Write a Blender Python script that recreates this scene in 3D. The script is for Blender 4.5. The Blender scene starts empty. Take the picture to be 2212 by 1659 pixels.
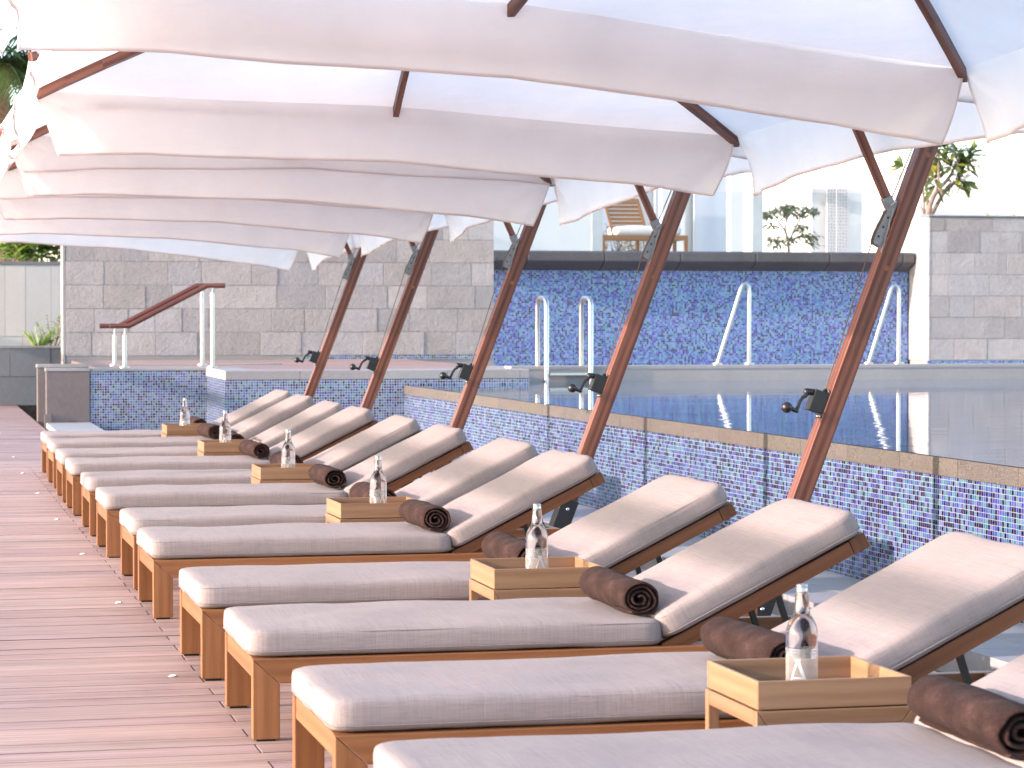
import bpy, bmesh, math, random
from mathutils import Vector, Matrix, noise as mnoise

random.seed(7)
sc = bpy.context.scene
C = sc.collection
R = math.radians

# ------------------------------------------------------------------ camera
# world: X runs along the loungers (foot to head), Y runs along the row, Z up
EYE, YAW, PITCH, F = 1.45, R(13.3), R(1.5946), 5550.0   # F in px of a 2212 px wide frame
cam_d = bpy.data.cameras.new('camera'); cam = bpy.data.objects.new('camera', cam_d); C.objects.link(cam)
cam.location = (0, 0, EYE); cam.rotation_euler = (R(90) - PITCH, 0, -YAW)
cam_d.sensor_width = 36; cam_d.lens = 36 * F / 2212
cam_d.clip_start = 0.1; cam_d.clip_end = 3000
cam_d.dof.use_dof = True; cam_d.dof.focus_distance = 11.5; cam_d.dof.aperture_fstop = 9.0
sc.camera = cam
CM = Matrix.LocRotScale(cam.location, cam.rotation_euler, None)
def at(x, y, u):
    """surveyed point: where the sight line of picture point (x, y) meets the plane Y = u"""
    d = CM.to_3x3() @ Vector(((x - 1106) / F, (829.5 - y) / F, -1))
    return cam.location + d * (u / d.y)

# ------------------------------------------------------------------ mesh builder
class MB:
    def __init__(s): s.v = []; s.f = []; s.uv = []; s.t = []; s.sm = []
    def face(s, pts, uv=None, tint=(1, 1, 1), smooth=False):
        b = len(s.v); s.v += [Vector(p) for p in pts]; s.f.append(list(range(b, b + len(pts))))
        s.uv.append(uv or [(0, 0)] * len(pts)); s.t.append(tint); s.sm.append(smooth)
    def grid(s, rows, tint=(1, 1, 1), smooth=True, closed=False, uvs=None):
        b = len(s.v); n = len(rows[0])
        for r in rows: s.v += [Vector(p) for p in r]
        for i in range(len(rows) - 1):
            for j in range(n if closed else n - 1):
                k = (j + 1) % n
                s.f.append([b + i * n + j, b + i * n + k, b + (i + 1) * n + k, b + (i + 1) * n + j])
                if uvs: s.uv.append([uvs[i][j], uvs[i][k], uvs[i + 1][k], uvs[i + 1][j]])
                else:
                    s.uv.append([(i * .1, j * .02), (i * .1, (j + 1) * .02), (i * .1 + .1, (j + 1) * .02), (i * .1 + .1, j * .02)])
                s.t.append(tint); s.sm.append(smooth)
    def box(s, x0, x1, y0, y1, z0, z1, tint=(1, 1, 1), M=None, axis=None, ty=1.0):
        P = [Vector((x, y, z)) for x in (x0, x1) for y in (y0, y1) for z in (z0, z1)]
        d = (x1 - x0, y1 - y0, z1 - z0); L = axis if axis is not None else max(range(3), key=lambda i: d[i])
        o = (random.random() * 9, random.random() * 9)
        for q, n in (((0, 1, 3, 2), 0), ((4, 6, 7, 5), 0), ((0, 4, 5, 1), 1), ((2, 3, 7, 6), 1), ((0, 2, 6, 4), 2), ((1, 5, 7, 3), 2)):
            a = L if n != L else (L + 1) % 3
            c = [i for i in range(3) if i not in (n, a)][0]
            uv = [(P[i][a] + o[0], P[i][c] + o[1] + n * .37) for i in q]
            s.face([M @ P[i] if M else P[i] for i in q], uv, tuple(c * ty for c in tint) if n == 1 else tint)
    def bar(s, p0, p1, w, h, up=(0, 0, 1), tint=(1, 1, 1)):
        p0 = Vector(p0); p1 = Vector(p1); z = (p1 - p0); L = z.length; z.normalize()
        x = Vector(up).cross(z); x.normalize(); y = z.cross(x)
        M = Matrix(((x.x, y.x, z.x, p0.x), (x.y, y.y, z.y, p0.y), (x.z, y.z, z.z, p0.z), (0, 0, 0, 1)))
        s.box(-w / 2, w / 2, -h / 2, h / 2, 0, L, tint, M, 2)
    def prism(s, poly, y0, y1, tint=(1, 1, 1), M=None, axis=0):
        """polygon in XZ pushed along Y"""
        o = (random.random() * 9, random.random() * 9); n = len(poly)
        g = (lambda p: (p[0] + o[0], p[1] + o[1])) if axis == 0 else (lambda p: (p[1] + o[0], p[0] + o[1]))
        T = (lambda p: M @ Vector(p)) if M else Vector
        s.face([T((p[0], y0, p[1])) for p in poly], [g(p) for p in poly], tint)
        s.face([T((p[0], y1, p[1])) for p in reversed(poly)], [g(p) for p in reversed(poly)], tint)
        for i in range(n):
            a, b = poly[i], poly[(i + 1) % n]
            ga, gb = g(a), g(b)
            s.face([T((b[0], y0, b[1])), T((a[0], y0, a[1])), T((a[0], y1, a[1])), T((b[0], y1, b[1]))],
                   [(gb[0], 0 + o[1]), (ga[0], o[1]), (ga[0], o[1] + y1 - y0), (gb[0], o[1] + y1 - y0)], tint)
    def tube(s, pts, r, seg=10, tint=(1, 1, 1), cap=True):
        pts = [Vector(p) for p in pts]; rr = r if isinstance(r, (list, tuple)) else [r] * len(pts)
        rows = []; ux = None
        for i, p in enumerate(pts):
            d = (pts[min(i + 1, len(pts) - 1)] - pts[max(i - 1, 0)]).normalized()
            if ux is None: ux = d.orthogonal().normalized()
            ux = (ux - d * ux.dot(d)).normalized(); uy = d.cross(ux)
            rows.append([p + (ux * math.cos(2 * math.pi * k / seg) + uy * math.sin(2 * math.pi * k / seg)) * rr[i] for k in range(seg)])
        L = 0; uvs = []; o = random.random() * 9
        for i, p in enumerate(pts):
            if i: L += (pts[i] - pts[i - 1]).length
            uvs.append([(L + o, k * 2 * math.pi * max(rr) / seg) for k in range(seg)])
        s.grid(rows, tint, True, True, uvs)
        if cap: s.face(list(reversed(rows[0])), None, tint); s.face(rows[-1], None, tint)
    def lathe(s, prof, seg=24, c=(0, 0, 0), tint=(1, 1, 1)):
        s.grid([[Vector((c[0] + r * math.cos(2 * math.pi * k / seg), c[1] + r * math.sin(2 * math.pi * k / seg), c[2] + z)) for k in range(seg)] for r, z in prof], tint, True, True)
    def ball(s, c, r, sx=1, sy=1, sz=1, n=10):
        s.grid([[Vector((c[0] + sx * r * math.sin(math.pi * i / n) * math.cos(2 * math.pi * k / (2 * n)), c[1] + sy * r * math.sin(math.pi * i / n) * math.sin(2 * math.pi * k / (2 * n)), c[2] + sz * r * math.cos(math.pi * i / n))) for k in range(2 * n)] for i in range(n + 1)], (1, 1, 1), True, True)
    def build(s, name, m, parent=None, loc=(0, 0, 0), bevel=0, sharp=40, weld=True):
        loc = Vector(loc)
        me = bpy.data.meshes.new(name); me.from_pydata([tuple(p - loc) for p in s.v], [], s.f)
        uvl = me.uv_layers.new(name='uv'); k = 0
        ca = me.color_attributes.new('tint', 'FLOAT_COLOR', 'CORNER')
        fu = []; ft = []
        for i in range(len(s.f)):
            for q in s.uv[i]: fu += [q[0], q[1]]
            ft += [s.t[i][0], s.t[i][1], s.t[i][2], 1.0] * len(s.f[i])
        me.uv_layers['uv'].data.foreach_set('uv', fu); me.color_attributes['tint'].data.foreach_set('color', ft)
        me.polygons.foreach_set('use_smooth', s.sm)
        if weld:
            bm = bmesh.new(); bm.from_mesh(me); bmesh.ops.remove_doubles(bm, verts=bm.verts, dist=1e-5)
            bmesh.ops.recalc_face_normals(bm, faces=bm.faces); bm.to_mesh(me); bm.free()
        if any(s.sm): me.set_sharp_from_angle(angle=R(sharp))
        me.materials.append(m)
        o = bpy.data.objects.new(name, me); C.objects.link(o); o.location = loc
        if parent: o.parent = parent
        if bevel:
            b = o.modifiers.new('bevel', 'BEVEL'); b.width = bevel; b.segments = 2; b.limit_method = 'ANGLE'; b.angle_limit = R(40)
        return o

def tag(o, label=None, cat=None, group=None, kind=None):
    if label: o['label'] = label
    if cat: o['category'] = cat
    if group: o['group'] = group
    if kind: o['kind'] = kind
    return o
def thing(name, label, cat, loc=(0, 0, 0), rz=0, group=None):
    o = bpy.data.objects.new(name, None); C.objects.link(o); o.location = loc; o.rotation_euler = (0, 0, rz)
    o.empty_display_size = .1
    return tag(o, label, cat, group)
KIDS = {}
def copy_tree(o, parent=None):
    c = o.copy(); C.objects.link(c)
    if parent: c.parent = parent
    for ch in list(o.children): copy_tree(ch, c)
    return c
def kid(o, name):
    return [c for c in o.children if c.name.split('.')[0] == name]

# ------------------------------------------------------------------ materials
class NT:
    def __init__(s, name):
        s.m = bpy.data.materials.new(name); s.m.use_nodes = True; s.t = s.m.node_tree
        s.t.nodes.clear(); s.out = s.t.nodes.new('ShaderNodeOutputMaterial')
    def n(s, kind, props=None, **ins):
        nd = s.t.nodes.new('ShaderNode' + kind)
        for k, v in (props or {}).items(): setattr(nd, k, v)
        for k, v in ins.items():
            key = int(k[1:]) if k[0] == '_' and k[1:].isdigit() else k.replace('_', ' ')
            sock = nd.inputs[key]
            if hasattr(v, 'bl_idname') or isinstance(v, bpy.types.NodeSocket): s.t.links.new(v, sock)
            else: sock.default_value = v
        return nd
    def math(s, op, a, b=0.0, c=0.0): return s.n('Math', {'operation': op}, _0=a, _1=b, _2=c).outputs[0]
    def ramp(s, fac, stops, mode='LINEAR'):
        nd = s.n('ValToRGB', _0=fac); cr = nd.color_ramp; cr.interpolation = mode
        while len(cr.elements) < len(stops): cr.elements.new(1)
        for e, (p, c) in zip(cr.elements, stops): e.position = p; e.color = (c[0], c[1], c[2], 1)
        return nd.outputs[0]
    def mix(s, fac, a, b, mode='MIX'):
        nd = s.n('Mix', {'data_type': 'RGBA', 'blend_type': mode}, _0=fac, _6=a, _7=b); return nd.outputs[2]
    def bump(s, h, dist=.01, strength=1.0, normal=None):
        nd = s.n('Bump', Strength=strength, Distance=dist, Height=h)
        if normal: s.t.links.new(normal, nd.inputs['Normal'])
        return nd.outputs[0]
    def bsdf(s, **k):
        b = s.n('BsdfPrincipled', **k); s.t.links.new(b.outputs[0], s.out.inputs[0]); return b
def c4(c): return (c[0], c[1], c[2], 1)
def objc(t, gen='Object'): return t.n('TexCoord').outputs[gen]
def pos(t): return t.n('NewGeometry').outputs['Position']
def mapv(t, v, scale=(1, 1, 1), loc=(0, 0, 0), rot=(0, 0, 0)):
    return t.n('Mapping', Vector=v, Scale=scale, Location=loc, Rotation=rot).outputs[0]
def noise(t, v, scale=5, detail=4, rough=.55, dist=0): return t.n('TexNoise', Vector=v, Scale=scale, Detail=detail, Roughness=rough, Distortion=dist).outputs[0]

def plain(name, col, rough=.5, metal=0, var=0.0, vs=8, bump=0, bs=60, spec=.5, coat=0):
    t = NT(name); v = pos(t); c = c4(col)
    if var:
        f = noise(t, v, vs, 5)
        c = t.mix(t.ramp(f, [(.3, (0, 0, 0)), (.7, (1, 1, 1))]), c4([q * (1 - var) for q in col]), c4([min(1, q * (1 + var)) for q in col]))
    k = dict(Base_Color=c, Roughness=rough, Metallic=metal, Specular_IOR_Level=spec, Coat_Weight=coat)
    if bump: k['Normal'] = t.bump(noise(t, v, bs, 4), bump, .8)
    t.bsdf(**k); return t.m

def wood(name, dark, mid, light, rough=.42, fig=1.0, fine=1.0, blotch=.25, bmp=.0004, wear=0):
    t = NT(name)
    uv = t.n('UVMap', {'uv_map': 'uv'}).outputs[0]
    rnd = t.n('ObjectInfo').outputs['Random']
    off = t.n('CombineXYZ', X=t.math('MULTIPLY', rnd, 37.0), Y=t.math('MULTIPLY', rnd, 11.0), Z=0.0).outputs[0]
    p = t.n('VectorMath', {'operation': 'ADD'}, _0=uv, _1=off).outputs[0]
    w = noise(t, mapv(t, p, (.7, 13, 1)), 1, 3, .55, .5)
    bands = t.n('TexWave', {'wave_type': 'BANDS', 'bands_direction': 'Y'}, Vector=mapv(t, p, (.14, 4.2, 1)), Scale=1.7, Distortion=3.4 * fig, Detail=2.0, Detail_Scale=.9).outputs[1]
    fine_n = noise(t, mapv(t, p, (7, 420 * fine, 1)), 1, 3, .6)
    f = t.math('ADD', t.math('MULTIPLY', w, .55), t.math('ADD', t.math('MULTIPLY', bands, .25 * fig), t.math('MULTIPLY', fine_n, .46)))
    col = t.ramp(f, [(.34, dark), (.53, mid), (.74, light)])
    col = t.mix(blotch, col, t.ramp(rnd, [(0, mid), (1, light)]), 'MIX')
    tn = t.n('Attribute', {'attribute_name': 'tint'}).outputs[0]
    col = t.mix(1.0, col, tn, 'MULTIPLY')
    if wear:                                     # foot wear, old water marks and sun-bleached patches
        pw = pos(t); s1 = noise(t, mapv(t, pw, (.5, .9, 1)), 1, 5, .6, .5); s2 = noise(t, mapv(t, pw, (2.2, 5, 1)), 1, 6, .7, .3)
        sf = t.math('ADD', t.math('MULTIPLY', s1, .55), t.math('MULTIPLY', s2, .45))
        col = t.mix(1.0, col, t.ramp(sf, [(.34, (1 - wear * 1.3, 1 - wear * 1.5, 1 - wear * 1.5)), (.5, (1, 1, 1)), (.66, (1 + wear * .5, 1 + wear * .55, 1 + wear * .6))]), 'MULTIPLY')
    rg = t.math('ADD', t.math('MULTIPLY', fine_n, .25), rough - .12)
    t.bsdf(Base_Color=col, Roughness=rg, Specular_IOR_Level=.4, Normal=t.bump(fine_n, bmp, .4)); return t.m

def mosaic(name, along, pitch, dark_share, grout=(.42, .41, .40), g=.072, jit=1.0, val=.60):
    t = NT(name); s = t.n('SeparateXYZ', Vector=pos(t)).outputs
    a = t.math('DIVIDE', s[0 if along == 'x' else 1], pitch); z = t.math('DIVIDE', s[2], pitch)
    fa, fz = t.math('FLOOR', a), t.math('FLOOR', z)
    # sheets of 12 x 12 are laid a touch out of line with each other
    sheet = t.n('TexWhiteNoise', {'noise_dimensions': '2D'}, Vector=t.n('CombineXYZ', X=t.math('FLOOR', t.math('DIVIDE', fa, 12.0)), Y=t.math('FLOOR', t.math('DIVIDE', fz, 12.0))).outputs[0]).outputs
    zz = t.math('ADD', z, t.math('MULTIPLY', t.math('SUBTRACT', sheet[0], .5), .10 * jit)); fz = t.math('FLOOR', zz)
    cell = t.n('CombineXYZ', X=fa, Y=fz, Z=3.7).outputs[0]
    wn = t.n('TexWhiteNoise', {'noise_dimensions': '3D'}, Vector=cell).outputs
    D = dark_share; r = 1 - D
    tile = t.ramp(wn[0], [(0, (.012, .007, .085)), (D * .75, (.036, .022, .165)), (D, (.115, .150, .560)), (D + r * .24, (.185, .225, .620)), (D + r * .46, (.110, .300, .490)), (D + r * .66, (.200, .410, .500)), (D + r * .86, (.270, .360, .660))], 'CONSTANT')
    hv = t.n('HueSaturation', Hue=t.math('ADD', .5, t.math('MULTIPLY', t.math('SUBTRACT', t.n('SeparateColor', Color=wn[1]).outputs[1], .5), .035)), Saturation=1.10, Value=t.math('ADD', .90, t.math('MULTIPLY', t.n('SeparateColor', Color=wn[1]).outputs[0], .24)), Color=t.mix(1.0, tile, c4((val, val, val)), 'MULTIPLY')).outputs[0]
    ea = t.math('ABSOLUTE', t.math('SUBTRACT', t.math('FRACT', a), .5)); ez = t.math('ABSOLUTE', t.math('SUBTRACT', t.math('FRACT', zz), .5))
    m = t.math('MAXIMUM', ea, ez)
    mask = t.n('MapRange', {'interpolation_type': 'SMOOTHSTEP'}, Value=m, From_Min=.5 - g - .02, From_Max=.5 - g + .03).outputs[0]
    soil = noise(t, pos(t), 1.3, 5)
    gr = t.mix(t.ramp(soil, [(.35, (0, 0, 0)), (.7, (1, 1, 1))]), c4([q * .82 for q in grout]), c4(grout))
    t.bsdf(Base_Color=t.mix(mask, hv, gr), Roughness=t.math('ADD', t.math('MULTIPLY', mask, .6), .16), Specular_IOR_Level=.28,
           Normal=t.bump(t.math('ADD', t.math('SUBTRACT', 1.0, mask), t.math('MULTIPLY', wn[0], .25)), .0015, .6))
    return t.m

def stone(name, base, var=.22, bump=.012, speck=0.0, sp_scale=260, rough=.75, big=1.6):
    """cut stone: tint attribute gives each block its own tone"""
    t = NT(name); p = pos(t)
    tn = t.n('Attribute', {'attribute_name': 'tint'}).outputs[0]
    n1 = noise(t, p, big, 6, .6, .4); n2 = noise(t, p, 14, 8, .68, .3); n3 = noise(t, p, 55, 4, .6)
    f = t.math('ADD', t.math('MULTIPLY', n1, .6), t.math('MULTIPLY', n2, .4))
    col = t.ramp(f, [(.3, [q * (1 - var) for q in base]), (.5, base), (.72, [min(1, q * (1 + var)) for q in base])])
    col = t.mix(1.0, col, tn, 'MULTIPLY')
    if speck:
        sn = noise(t, p, sp_scale, 2, .7)
        col = t.mix(t.ramp(sn, [(.44, (1, 1, 1)), (.52, (0, 0, 0))]), col, t.mix(1.0, col, c4((1 - speck,) * 3), 'MULTIPLY'))
    h = t.math('ADD', t.math('MULTIPLY', n2, .7), t.math('MULTIPLY', n3, .3))
    t.bsdf(Base_Color=col, Roughness=rough, Specular_IOR_Level=.35, Normal=t.bump(h, bump, .8)); return t.m

def fabric(name, col, weave=1.0, rough=.9):
    t = NT(name); p = objc(t)
    a = noise(t, mapv(t, p, (12, 330, 330)), 1, 3, .7); b = noise(t, mapv(t, p, (210, 5, 6)), 1, 4, .75)
    soil = noise(t, t.n('VectorMath', {'operation': 'ADD'}, _0=p, _1=t.n('CombineXYZ', X=t.math('MULTIPLY', t.n('ObjectInfo').outputs['Random'], 30.0)).outputs[0]).outputs[0], 2.2, 5)
    f = t.math('ADD', t.math('MULTIPLY', a, .5), t.math('MULTIPLY', b, .5))
    c = t.ramp(f, [(.34, [q * .74 for q in col]), (.5, col), (.66, [min(1, q * 1.16) for q in col])])
    c = t.mix(t.ramp(soil, [(.38, (0, 0, 0)), (.72, (.35, .35, .35))]), c, c4([q * .86 for q in col]))
    t.bsdf(Base_Color=c, Roughness=rough, Specular_IOR_Level=.15, Sheen_Weight=.03, Sheen_Roughness=.5,
           Normal=t.bump(t.math('ADD', f, t.math('MULTIPLY', noise(t, p, 9, 4), 1.2)), .003 * weave, .6)); return t.m

def canvas(name, col, trans=.45):
    t = NT(name); p = objc(t)
    w = noise(t, mapv(t, p, (3, 3, 3)), 1, 5, .6); fine = noise(t, mapv(t, p, (160, 160, 160)), 1, 2)
    c = t.mix(t.ramp(w, [(.35, (0, 0, 0)), (.7, (1, 1, 1))]), c4([q * .94 for q in col]), c4(col))
    nrm = t.bump(t.math('ADD', t.math('MULTIPLY', noise(t, mapv(t, p, (2.2, 5, 9), rot=(0, .3, .4)), 1, 4, .5), 1.0), t.math('MULTIPLY', fine, .02)), .02, .5)
    d = t.n('BsdfDiffuse', Color=c, Roughness=.6, Normal=nrm); tr = t.n('BsdfTranslucent', Color=c, Normal=nrm)
    mx = t.n('MixShader', Fac=trans, _1=d.outputs[0], _2=tr.outputs[0]); t.t.links.new(mx.outputs[0], t.out.inputs[0]); return t.m

def leafmat(name, a, b, rough=.45):
    t = NT(name); p = pos(t)
    tn = t.n('Attribute', {'attribute_name': 'tint'}).outputs[0]
    c = t.mix(t.ramp(noise(t, p, 6, 3), [(.35, (0, 0, 0)), (.65, (1, 1, 1))]), c4(a), c4(b))
    c = t.mix(1.0, c, tn, 'MULTIPLY')
    d = t.n('BsdfPrincipled', Base_Color=c, Roughness=rough, Specular_IOR_Level=.5); tr = t.n('BsdfTranslucent', Color=t.mix(1.0, c, c4((1.3, 1.4, .6)), 'MULTIPLY'))
    mx = t.n('MixShader', Fac=.3, _1=d.outputs[0], _2=tr.outputs[0]); t.t.links.new(mx.outputs[0], t.out.inputs[0]); return t.m

M = {}
M['teak'] = wood('teak_furniture', (0.119, 0.040, 0.013), (0.208, 0.076, 0.025), (0.294, 0.124, 0.048), .46, .5, 1.0)
M['oak'] = wood('pale_oak', (0.146, 0.070, 0.034), (0.219, 0.114, 0.060), (0.287, 0.164, 0.092), .46, .6, 1.0)
M['walnut'] = wood('brown_post_wood', (0.035, 0.009, 0.005), (0.113, 0.034, 0.021), (0.213, 0.079, 0.050), .40, 1.0, .8, .1)
M['rail_wood'] = wood('handrail_wood', (0.073, 0.023, 0.016), (0.121, 0.037, 0.026), (0.178, 0.069, 0.049), .3, .5, .8, .1)
M['deckwood'] = wood('deck_boards', (0.205, 0.116, 0.092), (0.345, 0.213, 0.178), (0.460, 0.312, 0.268), .55, .35, .6, .0, .0001, .22)
M['slat'] = wood('slat_wood', (0.130, 0.049, 0.024), (0.211, 0.081, 0.041), (0.292, 0.130, 0.065), .5, .5, 1.0)  # reddish brown wood of the seat and back slats
M['cushion'] = fabric('linen_cushion', (.270, .223, .217))
M['piping'] = fabric('cushion_piping', (.235, .202, .194))
M['pillow'] = fabric('white_pad', (0.648, 0.616, 0.591))
M['canvas'] = canvas('umbrella_canvas', (.97, .945, .93), .45)
M['hem'] = canvas('canvas_hem', (.93, .86, .84), .45)
t = NT('brown_terry'); p = objc(t)
tf = noise(t, p, 240, 4, .75); tb = noise(t, p, 16, 4, .6)
t.bsdf(Base_Color=t.ramp(t.math('ADD', t.math('MULTIPLY', tf, .6), t.math('MULTIPLY', tb, .4)), [(.32, (.013, .006, .005)), (.52, (.040, .020, .017)), (.72, (.115, .064, .056))]), Roughness=.95, Specular_IOR_Level=.1, Sheen_Weight=.02, Sheen_Roughness=.5, Normal=t.bump(t.math('ADD', tf, t.math('MULTIPLY', tb, .8)), .006, .9))
M['towel'] = t.m
M['steel'] = plain('brushed_steel', (.50, .485, .48), .33, 1.0, .08, 30)
M['grey_plate'] = plain('grey_steel_plate', (0.203, 0.203, 0.215), .42, .35, .15, 40)
M['chrome'] = plain('chrome', (.75, .75, .76), .12, 1.0)
M['black_metal'] = plain('black_powder_coat', (.012, .011, .013), .38, 0, .3, 30, .0006, 300)
M['rubber'] = plain('black_rubber', (.01, .01, .01), .8)
M['cord'] = plain('brown_cord', (.13, .085, .06), .8)
M['mosaic_y'] = mosaic('blue_mosaic_row', 'y', .0322, .29, (0.300, 0.290, 0.285), .062, .3, 0.370)
M['mosaic_x'] = mosaic('blue_mosaic_front', 'x', .0322, .24, (0.421, 0.405, 0.393), .115, .3, 0.502)
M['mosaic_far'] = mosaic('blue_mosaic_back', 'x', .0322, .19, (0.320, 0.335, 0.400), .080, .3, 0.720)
M['granite'] = stone('speckled_granite', (.148, .124, .110), .15, .004, .68, 150, .7)
M['granite_pale'] = stone('pale_granite', (0.348, 0.314, 0.301), .12, .004, .18, 150, .7)
M['granite_dark'] = stone('dark_granite', (0.121, 0.107, 0.107), .2, .004, .55, 120, .55)
M['slate'] = stone('grey_block_stone', (0.356, 0.317, 0.303), .18, .045, 0, 1, .82)
M['slate_face'] = stone('grey_planter_stone', (0.174, 0.173, 0.180), .14, .008, 0, 1, .8)
M['beige_stone'] = stone('beige_tile_stone', (0.518, 0.478, 0.437), .07, .004, 0, 1, .8)
M['plaster'] = stone('grey_brown_plaster', (0.174, 0.142, 0.136), .20, .006, .15, 120, .9)
M['pale_slab'] = stone('pale_slab', (0.348, 0.332, 0.332), .14, .004, 0, 1, .55, 2.5)
M['mortar'] = stone('pale_mortar', (0.292, 0.262, 0.251), .08, .004, 0, 1, .9)
M['basin'] = stone('wet_basin_floor', (.12, .11, .11), .3, .004, 0, 1, .4)
M['white_wall'] = plain('white_render', (0.632, 0.612, 0.595), .9, 0, .03, 2, .002, 60)
M['cream_wall'] = plain('cream_render', (0.713, 0.680, 0.648), .9, 0, .03, 2)
M['lilac_glass'] = plain('pale_window_glass', (0.583, 0.591, 0.648), .15, 0, .05, 1)
M['ground'] = plain('far_ground', (.42, .36, .31), .95, 0, .15, .6)
M['soil'] = plain('planter_soil', (.09, .06, .04), .95, 0, .3, 20)
M['bark'] = plain('grey_bark', (0.211, 0.154, 0.126), .9, 0, .3, 20, .004, 60)
M['palm_bark'] = plain('palm_bark', (0.292, 0.162, 0.093), .9, 0, .3, 14, .01, 40)
M['leaf'] = leafmat('leathery_leaf', (0.065, 0.097, 0.036), (0.154, 0.178, 0.069))
M['leaf2'] = leafmat('fine_leaf', (0.041, 0.065, 0.032), (0.089, 0.117, 0.057))
M['blade'] = leafmat('blade_leaf', (.150, .265, .062), (.340, .430, .120))
M['palm'] = leafmat('palm_leaf', (0.036, 0.069, 0.020), (0.097, 0.130, 0.041))
t = NT('pool_water'); p = pos(t)
rp = t.math('ADD', t.math('MULTIPLY', noise(t, mapv(t, p, (.55, 1.6, 1)), 1, 3, .5), 1.0), t.math('MULTIPLY', noise(t, mapv(t, p, (5, 9, 1)), 1, 2), .10))
t.bsdf(Base_Color=c4((.10, .145, .215)), Roughness=.015, IOR=1.33, Specular_IOR_Level=.5, Normal=t.bump(rp, .0042, 1.0)); M['water'] = t.m
t = NT('bottle_glass'); t.bsdf(Base_Color=c4((.97, .98, .98)), Roughness=.0, IOR=1.36, Transmission_Weight=1.0); M['glass'] = t.m
t = NT('frosted_label'); a = t.n('BsdfTransparent'); b = t.n('BsdfPrincipled', Base_Color=c4((.82, .80, .80)), Roughness=.35)
mx = t.n('MixShader', Fac=.15, _1=a.outputs[0], _2=b.outputs[0]); t.t.links.new(mx.outputs[0], t.out.inputs[0]); M['label'] = t.m
M['print'] = plain('silver_print', (.58, .57, .56), .4, .5)
M['print_white'] = plain('white_print', (.9, .9, .9), .5)
t = NT('balustrade_glass'); a = t.n('BsdfTransparent', Color=c4((.93, .95, .96))); b = t.n('BsdfGlossy', Color=c4((.9, .92, .95)), Roughness=.03)
fr = t.n('Fresnel', IOR=1.3); mx = t.n('MixShader', Fac=fr.outputs[0], _1=a.outputs[0], _2=b.outputs[0]); t.t.links.new(mx.outputs[0], t.out.inputs[0]); M['pane'] = t.m
M['fin'] = plain('cloudy_glass_fin', (0.405, 0.429, 0.429), .2, 0, .1, 3)
t = NT('lamp_lens'); e = t.n('Emission', Color=c4((1, .93, .78)), Strength=2.5); t.t.links.new(e.outputs[0], t.out.inputs[0]); M['lamp'] = t.m
t = NT('lattice_screen'); p = pos(t); sx = t.n('SeparateXYZ', Vector=p).outputs
vor = t.n('TexVoronoi', {'feature': 'DISTANCE_TO_EDGE'}, Vector=mapv(t, p, (13, 0, 13)), Scale=1.0, Randomness=.35).outputs[0]
t.bsdf(Base_Color=t.ramp(vor, [(.10, (.72, .66, .62)), (.22, (.50, .43, .40))]), Roughness=.8); M['lattice'] = t.m

# ------------------------------------------------------------------ light
SUN_EL, SUN_AZ = 15.0, 6.0          # light travels towards +X, turned SUN_AZ degrees towards +Y
d = Vector((math.cos(R(SUN_EL)) * math.cos(R(SUN_AZ)), math.cos(R(SUN_EL)) * math.sin(R(SUN_AZ)), -math.sin(R(SUN_EL))))
sl = bpy.data.lights.new('sun', 'SUN'); so = bpy.data.objects.new('sun', sl); C.objects.link(so)
so.rotation_euler = d.to_track_quat('-Z', 'Y').to_euler(); so.location = (-30, -10, 20)
sl.energy = 2.0; sl.angle = R(.5); sl.color = (1.0, .84, .77)
w = bpy.data.worlds.new('World'); sc.world = w; w.use_nodes = True
nt = w.node_tree; bg = nt.nodes['Background']
sky = nt.nodes.new('ShaderNodeTexSky'); sky.sky_type = 'NISHITA'; sky.sun_disc = False
sky.sun_elevation = R(SUN_EL); sky.sun_rotation = math.atan2(-d.x, -d.y); sky.air_density = .9; sky.dust_density = 1.0; sky.ozone_density = 1.0
nt.links.new(sky.outputs[0], bg.inputs[0]); bg.inputs[1].default_value = .15
vs = sc.view_settings; vs.view_transform = 'Standard'; vs.look = 'None'; vs.exposure = 2.18; vs.gamma = 1.0

# ------------------------------------------------------------------ setting
b = MB(); b.face([(-400, -300, -.75), (400, -300, -.75), (400, 700, -.75), (-400, 700, -.75)])
tag(b.build('ground', M['ground']), kind='structure')
# timber deck: boards run along X, butt joints under the foot ends of the loungers
BP, GAP, JV = .1655, .0065, 1.135
b = MB(); rd = random.Random(3); k = 0; y = 2.6
def tone(r, s=.16): 
    q = 1 + (r.random() - .5) * 2 * s; return (q, q * (1 + (r.random() - .5) * .06), q * (1 + (r.random() - .5) * .08))
while y < 41.0:
    x1 = 4.05 if y < 24.6 else 1.70
    cut = JV + (0.0 if k % 2 else 1.55) if y < 24.6 else 99
    segs = [-6.0, -2.45 + (k % 2) * 1.5, cut, x1] if cut < x1 else [-6.0, -2.45 + (k % 2) * 1.5, x1]
    for i in range(len(segs) - 1):
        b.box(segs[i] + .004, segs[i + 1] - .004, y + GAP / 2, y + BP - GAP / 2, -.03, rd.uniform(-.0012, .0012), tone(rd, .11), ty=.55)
    y += BP; k += 1
tag(b.build('deck', M['deckwood']), kind='structure')
b = MB(); b.box(-6, 3.98, 2.6, 24.58, -.55, -.034); b.box(-6, 1.66, 24.58, 41, -.55, -.034)
tag(b.build('deck_substructure', M['basin']), kind='structure')
b = MB(); b.box(4.0, 8.5, -3, 33.0, -.62, -.5); b.box(2.3, 4.0, 24.6, 33.0, -.62, -.5)
tag(b.build('basin_floor', M['basin']), kind='structure')
def wx(u): return 6.26 - (u - 13.7) * .0155             # face line of the long pool wall
b = MB(); u = 1.0; rd = random.Random(5)
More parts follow.
